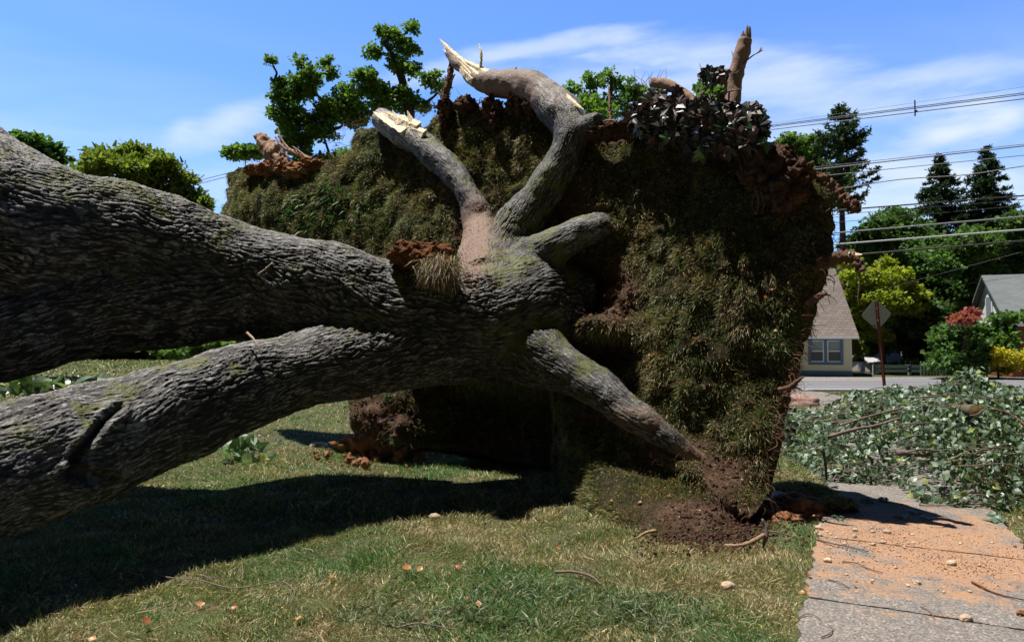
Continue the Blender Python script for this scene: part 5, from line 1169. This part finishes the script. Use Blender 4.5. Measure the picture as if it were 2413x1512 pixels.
def fence(label, pxa, pxb, Y, h, picket, col):
    xa, xb = P(pxa, 880, Y)[0], P(pxb, 880, Y)[0]; zb = P(pxa, 888, Y)[2]; zb = 0.0; e = empty('fence', (xa, Y, zb), label, 'fence'); m = plain('bluish_white_fence', col, .8, .08)
    mb = MB()
    for z in ((.75, .35) if picket else (.82, .42)): mb.box(((xa + xb) / 2, Y, zb + h * z), ((xb - xa) / 2, .02, .045 if picket else .08))
    mb.build('rail', m, e)
    step = .16 if picket else 1.9; mb = MB(); n = int((xb - xa) / step)
    for i in range(n + 1):
        x = xa + i * step
        if picket: mb.add(np.array([[x - .045, Y - .03, zb], [x + .045, Y - .03, zb], [x + .045, Y - .03, zb + h * .9], [x, Y - .03, zb + h], [x - .045, Y - .03, zb + h * .9], [x - .045, Y - .045, zb], [x + .045, Y - .045, zb], [x + .045, Y - .045, zb + h * .9], [x, Y - .045, zb + h], [x - .045, Y - .045, zb + h * .9]]), [np.array([[0, 1, 2, 3, 4], [9, 8, 7, 6, 5]]), np.array([[0, 5, 6, 1], [1, 6, 7, 2], [2, 7, 8, 3], [3, 8, 9, 4], [4, 9, 5, 0]])])
        else: mb.box((x, Y + .03, zb + h / 2), (.06, .05, h / 2))
    tag(mb.build('picket' if picket else 'post', m, e), kind='stuff')
fence('low bluish white rail fence in front of the shed', 2060, 2172, 36.5, .55, False, (.28, .36, .47))
fence('bluish white picket fence right of the rail fence', 2170, 2246, 36.0, .75, True, (.30, .38, .46))

def road_sign():
    Y = 19.0; b = P(2088, 945, Y); b[2] = -.05; e = empty('road_sign', b, 'blank grey back of a diamond road sign on a rusty red post', 'sign')
    top = P(2066, 712, Y); t = P(2066, 741, Y); lean = (top - b) / np.linalg.norm(top - b); side = np.array([1., 0, 0]); mb = MB()
    # U channel post
    prof = [(-.045, .0), (-.02, .0), (-.016, -.03), (.016, -.03), (.02, .0), (.045, .0), (.045, .006), (.024, .006), (.02, -.024), (-.02, -.024), (-.024, .006), (-.045, .006)]
    r0 = [b + side * x + np.array([0, 1, 0]) * y for x, y in prof]; r1 = [top + side * x + np.array([0, 1, 0]) * y for x, y in prof]; n = len(prof)
    mb.add(np.array(r0 + r1), np.array([[i, (i + 1) % n, n + (i + 1) % n, n + i] for i in range(n)])); mb.build('post', plain('rusty_red_post', (.15, .04, .03), .7, .3, 9), e)
    c = t + np.array([0, .012, 0]); a = 37 * Y / FD; k = .13; up = np.array([-.08, 0, 1.]); up /= np.linalg.norm(up); sd_ = np.array([up[2], 0, -up[0]]); pts = []
    cor = [(0, a), (a, 0), (0, -a), (-a, 0)]
    for i in range(4):
        p0 = np.array(cor[i - 1]); p1 = np.array(cor[i]); p2 = np.array(cor[(i + 1) % 4]); s0 = p1 + (p0 - p1) * k; s2 = p1 + (p2 - p1) * k
        for f in np.linspace(0, 1, 6): pts.append((1 - f) ** 2 * s0 + 2 * f * (1 - f) * (p1 * .97 + 0) + f * f * s2)
    fr = np.array([c + sd_ * q[0] + up * q[1] for q in pts]); bk = fr + [0, .004, 0]; n = len(fr); mb = MB(); mb.add(np.vstack([fr, bk]), [np.arange(n)[None], (np.arange(n)[::-1] + n)[None], np.array([[i, (i + 1) % n, n + (i + 1) % n, n + i] for i in range(n)])])
    mb.build('panel', plain('bare_aluminium', (.36, .385, .41), .45, .05, 2, spec=.5), e)
    mb = MB(); s = c - up * a * .72 - sd_ * .09 - [0, .004, 0]; mb.box(s, (.045, .003, .04)); mb.build('sticker', plain('sticker_grey', (.20, .22, .23), .6), e)
    mb = MB()
    for q in (.30, -.30): V, F = lump(t + up * q * a / .8 - [0, .035, 0], (.014, .01, .014), 2, 0); mb.add(V, F)
    mb.build('bolts', plain('bolt', (.3, .3, .3), .4), e)
road_sign()
def pole():
    e = empty('utility_pole', P(727, 815, 33), 'plain weathered wooden pole top standing behind the left rim of the plate', 'pole'); a = P(727, 292, 33); b = np.array([a[0], 33, -.1])
    V, F = tube([b, a], [.17, .125], 14, 8); mb = MB(); mb.add(V, F); mb.build('shaft', POLEWOOD, e, True)
    mb = MB(); V, F = tube([a + [-.14, -.02, -.35], a + [-.14, -.02, -1.9]], [.02, .02], 5, 3); mb.add(V, F); mb.build('conduit', plain('grey_conduit', (.4, .42, .45), .6), e)
pole()
# pole hidden behind the plate that the right hand wires run to
PA = np.array([P(1380, 700, 27)[0], 27.0]); PB = np.array([P(2413, 500, 17.5)[0] + 9, 15.5])
def far_pole():
    zt = P(1380, 345, 27)[2] + .3; e = empty('utility_pole', (PA[0], PA[1], 0), 'dark wooden pole hidden behind the root plate, carrying the overhead wires', 'pole'); V, F = tube([(PA[0], PA[1], -.1), (PA[0], PA[1], zt)], [.17, .12], 12, 8); mb = MB(); mb.add(V, F); mb.build('shaft', POLEWOOD, e, True)
    mb = MB(); mb.box((PA[0], PA[1] - .16, zt - .25), (.06, 1.1, .06), R(90) * 0); mb.build('crossarm', POLEWOOD, e)
far_pole()
def wire(xa, ya, xb, yb, thick, col, label, sag=0.0, Ya=27.0, Yb=18.0, ext_l=True, wob=0.0, grp=None):
    m = bpy.data.materials.get('wire_%s' % col) or plain('wire_%s' % col, {'black': (.012, .012, .015), 'grey': (.20, .21, .24), 'silver': (.40, .42, .46), 'blue': (.13, .16, .24)}[col], .45, .1, 2, spec=.4)
    sl = (yb - ya) / (xb - xa); xs = np.linspace(1385 if ext_l else xa, xb + (420 if ext_l else 0), 46); pts = []
    for x in xs:
        y = ya + sl * (x - xa); f = (x - xs[0]) / (xs[-1] - xs[0]); y += sag * 4 * f * (1 - f) * 0 + wob * math.sin(x * .02)
        # straight in space between the two poles
        k1 = (xs[0] - 1206.5) / FD; k2 = (xs[-1] - 1206.5) / FD; A = np.array([k1 * Ya, Ya]); B = np.array([k2 * Yb, Yb]); k = (x - 1206.5) / FD; d = B - A; t = (A[0] - k * A[1]) / (k * d[1] - d[0]); pts.append(P(x, y, A[1] + t * d[1]))
    V, F = tube(pts, [thick] * len(pts), 6, len(pts)); mb = MB(); mb.add(V, F); return tag(mb.build('power_line', m, None, True), label, 'wire', grp)
for a in [(1790, 299, 2413, 219, .014, 'blue', 'topmost pair of thin wires, upper strand'), (1790, 302, 2413, 223, .014, 'blue', 'topmost pair of thin wires, lower strand'), (1790, 309, 2413, 233, .016, 'grey', 'thin wire close beneath the topmost pair'), (1820, 291, 2413, 205, .005, 'grey', 'faintest hairline wire above all the others'),
          (2050, 380, 2413, 340, .010, 'blue', 'thin wire crossing above the spruce tops, upper of two'), (2050, 385, 2413, 344, .020, 'grey', 'pale wire crossing above the spruce tops, lower of two'), (2030, 405, 2413, 366, .012, 'grey', 'thin grey wire crossing the left spruce below its tip'),
          (1990, 494, 2413, 461, .024, 'black', 'thick black cable crossing both spruces'), (1990, 504, 2413, 470, .010, 'blue', 'thin bluish wire just below the black spruce cable'), (1990, 522, 2413, 484, .009, 'black', 'thin dark wire over the woodland top'),
          (1965, 549, 2413, 510, .024, 'grey', 'upper thick grey cable over the woodland'), (1965, 576, 2413, 541, .027, 'silver', 'silver cable between the grey and the lowest black one'), (1965, 604, 2413, 567, .027, 'black', 'lowest thick black cable, passing behind the snapped root')]:
    wire(*a)
wire(2010, 438, 2413, 394, .016, 'grey', 'wavy grey cable sagging across both spruces', wob=3)
wire(330, 462, 560, 402, .014, 'blue', 'upper thin wire over the shrub left of the plate', Ya=34, Yb=30, ext_l=False); wire(330, 468, 560, 410, .014, 'blue', 'lower thin wire over the shrub left of the plate', Ya=34, Yb=30, ext_l=False)
wire(725, 368, 905, 322, .014, 'blue', 'upper thin wire right of the pole stub', Ya=33, Yb=29, ext_l=False); wire(725, 376, 905, 332, .014, 'blue', 'lower thin wire right of the pole stub', Ya=33, Yb=29, ext_l=False)
mb = MB(); q = P(2156, 255, 21); mb.box(q, (.012, .02, .25)); mb.box(q + [.04, 0, -.1], (.03, .02, .03)); tag(mb.build('wire_spacer', plain('spacer_black', (.04, .04, .05), .6)), 'small dark spacer clamp holding the topmost wires together', 'wire clamp')
for lb, x0, y0, x1, y1 in (('thin service wire sagging in front of the dark trees to the white gable', 2030, 695, 2413, 592), ('thin service wire to the far roof', 2280, 668, 2413, 650)):
    wire(x0, y0, x1, y1, .008, 'black', lb, Ya=34, Yb=30, ext_l=False)

# ------------------------------------------------------------------ trees behind
NLEAF = 34
CARD = np.array([(-.5, 0, 0), (.5, .1, .12), (.35, .9, 0), (-.25, 1.05, -.12)]); CARDF = [np.array([[0, 1, 2, 3]])]
NEED = np.array([(-.12, 0, 0), (.12, 0, 0), (.05, 1, -.05), (-.05, 1, .05)])
def limb_path(a, b, wig, n=6):
    a = np.array(a, float); b = np.array(b, float); L = np.linalg.norm(b - a); out = []
    for t in np.linspace(0, 1, n): out.append(a + (b - a) * t + (rng.normal(size=3) * wig * L * math.sin(math.pi * t)) + np.array([0, 0, .02 * L * math.sin(math.pi * t)]))
    return out
def broadleaf(name, label, cat, base_px, Y, blobs, trunk_r, cols, leaf=.22, dens=1.0, fork=None, grp=None, bark=None, clump=.35, card=(CARD, CARDF), hard=1.0, trunk_px=None, mat=None, vert=0.0):
    """blobs: (px, py, rx, ry) crown masses in the picture at depth Y, each filled as a volume with leaf clumps"""
    k = Y / FD; bx = P(base_px, 800, Y)[0]; e = empty(name, (bx, Y, 0), label, cat, grp); mbt = MB(); P0 = []; CL = []
    if trunk_px: tp = [P(a, b, Y) for a, b in trunk_px]; tp = [np.array([tp[0][0], Y, -.1])] + tp
    else:
        top = min(blobs, key=lambda b: b[1]); tp = [np.array([bx, Y, -.1]), np.array([bx, Y, .4 * P(0, top[1], Y)[2]]), P((base_px + top[0]) / 2, (top[1] * .6 + 815 * .4), Y), P(top[0], top[1], Y)]
    V, F = tube(tp, np.linspace(trunk_r, trunk_r * .25, len(tp)), 10, len(tp) * 5, .2, 2); mbt.add(V, F); tpr, _ = resample(tp, [1] * len(tp), 40)
    pos = []; dirs = []
    placed = []
    for (x, y, rx, ry) in sorted(blobs, key=lambda b: -b[1] + abs(b[0] - base_px) * .3):
        c = P(x, y, Y); dy = rng.normal() * rx * k * .5; c[1] += dy; R3 = np.array([rx * k, max(rx, ry) * k * .8, ry * k])
        # limb to the blob
        cand = np.vstack([tpr] + placed); j = np.argmin(np.linalg.norm(cand - c, axis=1) + 3.0 * np.maximum(cand[:, 2] - c[2], 0)); placed.append(c[None]); V, F = tube(limb_path(cand[j], c, .07), np.linspace(trunk_r * .26, trunk_r * .08, 6), 6, 16, .2, 2, cap=False); mbt.add(V, F)
        nc = int(max(5, dens * rx * ry / 26 * clump / .35)); hol = rng.random(); cc = rng.normal(size=(nc, 3)); cc = unit(cc) * (rng.random((nc, 1)) ** .38) * R3 * .92 + c
        for q in cc[: max(2, nc // 3)]:
            V, F = tube(limb_path(c, q, .1, 4), np.linspace(trunk_r * .09, trunk_r * .03, 4), 4, 8, cap=False); mbt.add(V, F)
        nl = NLEAF; cr = clump * (0.6 + .8 * rng.random((nc, 1, 1))); p = cc[:, None] + unit(rng.normal(size=(nc, nl, 3))) * (rng.random((nc, nl, 1)) ** .5) * cr * [1.25, 1.25, .7]
        pos.append(p.reshape(-1, 3)); dirs.append((p - cc[:, None]).reshape(-1, 3) / clump); CL.append(np.repeat(rng.random(nc), nl))
    pos = np.concatenate(pos); dirs = np.concatenate(dirs); CL = np.concatenate(CL); ok = pos[:, 2] > .05; pos, dirs, CL = pos[ok], dirs[ok], CL[ok]; n = len(pos)
    a, b = np.array(cols[0]), np.array(cols[1]); t = np.clip(CL * .6 + .4 * rng.random(n), 0, 1)[:, None]; col = a * (1 - t) + b * t; col = col * (.7 + .6 * rng.random((n, 1))) * 1.75
    D = dirs + rng.normal(size=(n, 3)) * .6 + [0, 0, vert]; N_ = rng.normal(size=(n, 3)) * .7 + np.array([0, -.25, .8])
    V, F, c = scatter(pos, D, N_, card[0], card[1], leaf * (.6 + .8 * rng.random(n)), '', None, col=col)
    mbt.build('trunk', bark or FARBARK, e, True); mk('crown', V, F, mat or FARLEAF, e, False, c); return e
DG = ((.028, .060, .020), (.075, .135, .042)); MG = ((.04, .078, .022), (.115, .18, .055)); YG = ((.09, .12, .015), (.23, .25, .030))
broadleaf('oak_tree', 'sparse broken crowned oak with gnarled dark trunk rising behind the left of the plate', 'tree', 925, 30,
    [(690, 200, 45, 40), (660, 250, 28, 45), (735, 190, 22, 42), (700, 290, 62, 45), (760, 260, 45, 40), (820, 240, 55, 38), (870, 200, 45, 38), (900, 220, 50, 35), (950, 235, 45, 30), (690, 330, 45, 30), (880, 130, 22, 20), (930, 85, 35, 25), (968, 62, 18, 16), (905, 75, 14, 20), (960, 110, 30, 22), (968, 160, 25, 20), (935, 150, 30, 22), (1020, 195, 36, 16), (1040, 215, 25, 14), (780, 170, 14, 20), (772, 145, 10, 12), (710, 150, 16, 12), (640, 142, 8, 6), (760, 310, 40, 22), (840, 270, 50, 28), (760, 400, 120, 60), (900, 420, 120, 60), (1000, 250, 25, 16), (655, 205, 16, 30)],
    .34, ((.045, .085, .022), (.12, .19, .05)), .12, 1.05, clump=.22, trunk_px=[(945, 420), (952, 330), (965, 270), (950, 200), (940, 165), (925, 130), (900, 95)])
broadleaf('oak_tree', 'round topped green tree with bare twigs, behind the top of the big root', 'tree', 1440, 36,
    [(1345, 215, 32, 24), (1390, 200, 34, 28), (1440, 180, 36, 24), (1480, 200, 36, 28), (1400, 240, 50, 26), (1460, 240, 60, 30), (1530, 235, 34, 26), (1325, 235, 18, 16), (1505, 215, 25, 20), (1380, 300, 80, 50), (1500, 310, 90, 50), (1430, 390, 120, 60)], .3, ((.045, .09, .02), (.13, .21, .05)), .12, .85, clump=.22)
def bare_twigs():
    mb = MB()
    for i in range(26):
        a = P(1505 + 50 * rng.random(), 235, 36); q = [a]; d = np.array([.2 * rng.normal(), 0, 1.])
        for s in range(6): d = unit(d + rng.normal(size=3) * [.35, .3, .15]); q.append(q[-1] + d * .28)
        V, F = tube(q, np.linspace(.025, .006, 7), 4, 14, cap=False); mb.add(V, F)
    e = empty('dead_treetop', P(1530, 300, 36) , 'leafless grey treetop beside the round topped tree', 'tree'); 
    V, F = tube([(e.location.x, 36, -.1), P(1530, 300, 36), P(1528, 240, 36)], [.2, .1, .05], 8, 12); mb.add(V, F); mb.build('twigs', plain('dead_twigs', (.16, .14, .14), .9), e, True)
bare_twigs()
broadleaf('maple_tree', 'small patch of light green treetop just left of the snapped limb', 'tree', 1680, 40, [(1665, 215, 22, 12), (1695, 222, 22, 16), (1670, 245, 35, 20), (1640, 255, 30, 14), (1680, 310, 70, 50), (1640, 390, 100, 60), (1730, 400, 90, 60)], .2, MG, .24, 1.1, clump=.35)
broadleaf('rhododendron', 'round olive green broad leaved tree above the trunk at the left', 'tree', 570, 21,
    [(250, 375, 40, 26), (300, 360, 45, 22), (350, 370, 45, 22), (400, 395, 38, 24), (280, 400, 60, 28), (350, 410, 60, 30), (420, 430, 40, 28), (450, 465, 36, 24), (220, 395, 22, 14), (330, 450, 80, 30), (430, 480, 60, 22), (200, 420, 30, 20), (300, 500, 110, 50), (430, 560, 110, 60), (540, 620, 90, 60)], .22, ((.035, .062, .012), (.16, .19, .05)), .17, 1.0, clump=.20, card=(NEED * [2.2, 1, 1], CARDF), vert=.3)
broadleaf('maple_tree', 'small distant dark green treetop at the far left above the upper limb', 'tree', -80, 32, [(95, 345, 38, 20), (60, 332, 16, 8), (120, 358, 30, 18), (80, 370, 40, 20), (100, 400, 40, 25), (140, 372, 12, 10), (40, 440, 90, 50), (-20, 520, 110, 70), (-80, 620, 100, 70)], .2, ((.025, .06, .018), (.07, .13, .04)), .22, .8, clump=.3)
broadleaf('shrub', 'rounded dark shrub seen through the gap between trunk and lower limb', 'bush', 420, 36, [(420, 828, 45, 8), (380, 822, 30, 6), (470, 822, 40, 12), (540, 810, 60, 18)], .05, MG, .2, 1.5, clump=.25)
broadleaf('shrub', 'small leafy treetop poking over the far left rim of the plate', 'tree', 560, 24, [(555, 362, 22, 10), (580, 355, 16, 8), (600, 362, 18, 8)], .06, MG, .16, 1.4, clump=.18)

def pine(label, px, Y, top, bot, widths, cols, r0, name='pine_tree', gap=0.0, needle=.32, droop=.1, lean=0.0, up=0.25, extra=(), density=1.0, sp_=.13, tier=1.0):
    k = Y / FD; e = empty(name, (P(px, 800, Y)[0], Y, 0), label, 'tree'); mt = MB(); z1 = P(px, top, Y)[2]; x0 = P(px, 800, Y)[0]
    V, F = tube([(x0 - lean, Y, -.1), (x0 - lean * .4, Y, z1 * .5), (x0, Y, z1)], [r0, r0 * .6, .03], 10, 24, .1, 2); mt.add(V, F)
    pos = []; D = []; col = []; ys = [w[0] for w in widths]; ws = [w[1] for w in widths]
    y = top + 4
    while y < bot:
        w = np.interp(y, ys, ws) * k; z = P(px, y, Y)[2]; nb = 5 + int(3 * rng.random())
        for b in range(nb):
            if rng.random() < gap: continue
            a = rng.random() * 6.283; L = w * (.7 + .6 * rng.random()); d = np.array([math.cos(a), math.sin(a), 0]); xs = x0 - lean * (1 - z / z1) * .8
            q = [np.array([xs, Y, z])]; n = 7
            for t in np.linspace(1 / n, 1, n): q.append(np.array([xs, Y, z]) + d * L * t + np.array([0, 0, (up * t * t - droop * t) * L]))
            V, F = tube(q, np.linspace(.045 * (1 + w / 4), .008, len(q)), 4, 10, cap=False); mt.add(V, F)
            m = int(max(8, 30 * L * density)); t = rng.random(m) ** .75; q = np.array(q); qq = np.stack([np.interp(t * n, np.arange(n + 1), q[:, c]) for c in range(3)], 1)
            side = np.cross(d, [0, 0, 1.]); off = rng.normal(size=(m, 1)) * sp_ * L * (1.05 - t[:, None])
            pos.append(qq + side * off + rng.normal(size=(m, 3)) * [.05, .05, .07]); D.append(d * .6 + side * np.sign(off) * .5 + rng.normal(size=(m, 3)) * .45 + [0, 0, .12]); c0 = rng.random(); col.append(np.array(cols[0]) * (1 - c0) + np.array(cols[1]) * c0 * np.ones((m, 1)))
        y += rng.uniform(7, 13) * max(.5, w / 2.6) ** .5 * tier
    pos, D, col = map(np.concatenate, (pos, D, col)); n = len(pos); col = col * (.7 + .6 * rng.random((n, 1)))
    V, F, c = scatter(np.repeat(pos, 2, 0), np.repeat(D, 2, 0) + rng.normal(size=(2 * n, 3)) * .5, rng.normal(size=(2 * n, 3)) + [0, 0, .6], NEED * [1.6, 1, 1], CARDF, needle * (.7 + .6 * rng.random(2 * n)), '', None, col=np.repeat(col, 2, 0))
    mt.build('trunk', FARBARK, e, True); mk('crown', V, F, NEEDLE, e, False, c); return e
pine('tall feathery white pine with an open crown, right of the plate', 1990, 42, 250, 500, [(250, 6), (275, 24), (330, 48), (370, 58), (400, 50), (440, 84), (480, 60), (500, 40)], ((.035, .075, .035), (.09, .15, .065)), .3, gap=.30, needle=.22, droop=.05, up=.35, density=1.5, sp_=.10, tier=1.5)
pine('left one of the two dark spruces behind the wires', 2225, 48, 365, 640, [(365, 3), (400, 22), (450, 44), (500, 62), (560, 75), (640, 85)], ((.018, .042, .020), (.055, .10, .038)), .3, 'spruce_tree', gap=.1, needle=.22, droop=.45, up=.32, density=1.4, sp_=.11, tier=1.1)
pine('right hand dark spruce at the frame edge, taller tipped', 2335, 46, 345, 640, [(345, 3), (380, 20), (440, 42), (500, 58), (560, 72), (640, 85)], ((.018, .042, .020), (.055, .10, .038)), .3, 'spruce_tree', gap=.12, needle=.22, droop=.42, up=.32, density=1.4, sp_=.11, tier=1.1)
broadleaf('maple_tree', 'green treetop between plate rim and white pine', 'tree', 1885, 46, [(1850, 350, 32, 26), (1905, 345, 28, 24), (1880, 385, 50, 28), (1935, 400, 36, 34), (1960, 440, 30, 30), (1840, 385, 30, 25), (1925, 365, 20, 20), (1860, 470, 80, 60), (1820, 570, 100, 70)], .3, MG, .18, 1.1, clump=.40)
broadleaf('maple_tree', 'mid green tree in front of the spruces, filling the gap beside the pine', 'tree', 2110, 44, [(2060, 545, 45, 35), (2110, 525, 50, 35), (2150, 560, 60, 45), (2080, 590, 70, 40), (2030, 575, 36, 30), (2180, 600, 60, 45), (2120, 640, 90, 50)], .3, DG, .18, .9, clump=.42)
broadleaf('maple_tree', 'large mid green tree below the right spruce', 'tree', 2300, 43, [(2250, 590, 60, 40), (2310, 570, 60, 40), (2370, 600, 60, 50), (2230, 640, 60, 40), (2300, 650, 80, 50), (2390, 540, 40, 40), (2420, 620, 50, 70)], .3, ((.025, .055, .018), (.075, .125, .035)), .18, .85, clump=.42)
broadleaf('maple_tree', 'dark shaded tree between yellow green tree and brick house', 'tree', 2200, 40, [(2190, 690, 60, 50), (2222, 690, 46, 45), (2170, 750, 60, 50), (2220, 770, 50, 50), (2130, 790, 50, 36), (2195, 825, 46, 35), (2060, 815, 30, 20)], .3, ((.016, .036, .012), (.045, .08, .022)), .17, .9, clump=.38)
broadleaf('golden_maple', 'yellow green layered tree behind the diamond sign', 'tree', 2080, 38.8, [(2020, 650, 22, 22), (2060, 660, 50, 25), (2110, 650, 36, 25), (2140, 690, 45, 25), (2060, 710, 50, 25), (2110, 730, 60, 25), (2030, 740, 30, 25), (2165, 725, 30, 18), (2050, 780, 26, 20), (2085, 790, 30, 16), (2100, 620, 22, 14), (2010, 690, 18, 28), (2000, 620, 25, 12), (2020, 820, 20, 20)], .15, YG, .15, 1.1, clump=.30)
broadleaf('shrub', 'loose green shrub spreading before the white gable', 'bush', 2320, 33, [(2240, 800, 45, 40), (2290, 790, 45, 35), (2345, 782, 36, 22), (2368, 748, 36, 10), (2330, 810, 40, 30), (2220, 850, 50, 25), (2280, 845, 30, 25), (2360, 790, 20, 20)], .10, ((.03, .065, .02), (.09, .15, .045)), .17, 1.1, clump=.3)
broadleaf('crape_myrtle', 'small shrub with dusky red flowers at the foot of the gable', 'bush', 2268, 32, [(2265, 748, 26, 12), (2290, 738, 16, 8), (2250, 758, 14, 8)], .05, ((.14, .035, .04), (.27, .08, .08)), .12, 1.2, clump=.22)
broadleaf('shrub', 'low dark shrub under the trees beside the picket fence', 'bush', 2150, 37.5, [(2150, 862, 40, 12), (2110, 868, 25, 8), (2200, 862, 40, 14), (2268, 865, 30, 22)], .05, DG, .15, 1.5, clump=.22)
broadleaf('golden_bush', 'dense rounded golden yellow bush before the brick wall', 'bush', 2350, 32.8, [(2335, 838, 30, 22), (2320, 855, 26, 22), (2360, 855, 36, 22), (2385, 862, 22, 16), (2340, 868, 46, 14), (2330, 825, 18, 12)], .06, ((.20, .18, .02), (.44, .38, .05)), .10, 3.6, clump=.2)
broadleaf('golden_bush', 'sliver of a second golden bush at the right frame edge', 'bush', 2425, 33.5, [(2425, 850, 18, 30)], .05, ((.22, .20, .015), (.48, .42, .04)), .12, 3.2, clump=.2)
# distant wood closing the horizon
def wood():
    n = 26000; a = rng.uniform(-1.15, 1.1, n); Yd = rng.uniform(75, 95, n); x = a * Yd; hmax = 7 + 4 * np.interp(x, [-90, -30, 0, 40, 100], [0.1, .0, .3, 1.2, 1.6]) + 2.2 * perlin(np.stack([x * .09, Yd * 0, Yd * 0 + 4], -1)) + perlin(np.stack([x * .4, 0 * x, 0 * x], -1))
    hmax = np.where(x < 5, hmax * .62, hmax)
    z = rng.random(n) ** .6 * hmax; p = np.stack([x, Yd, z], 1)
    col = np.array([.03, .06, .02]) + np.array([.05, .07, .02]) * rng.random((n, 1)) * (.5 + .5 * perlin(p * .25)[:, None])
    V, F, c = scatter(p, rng.normal(size=(n, 3)), rng.normal(size=(n, 3)) + [0, -.8, .6], CARD, CARDF, 1.0 + .8 * rng.random(n), '', None, col=col)
    tag(mk('distant_wood', V, F, FARLEAF, None, False, c), 'far line of woodland closing the view beyond the road', 'trees', kind='stuff')
wood()
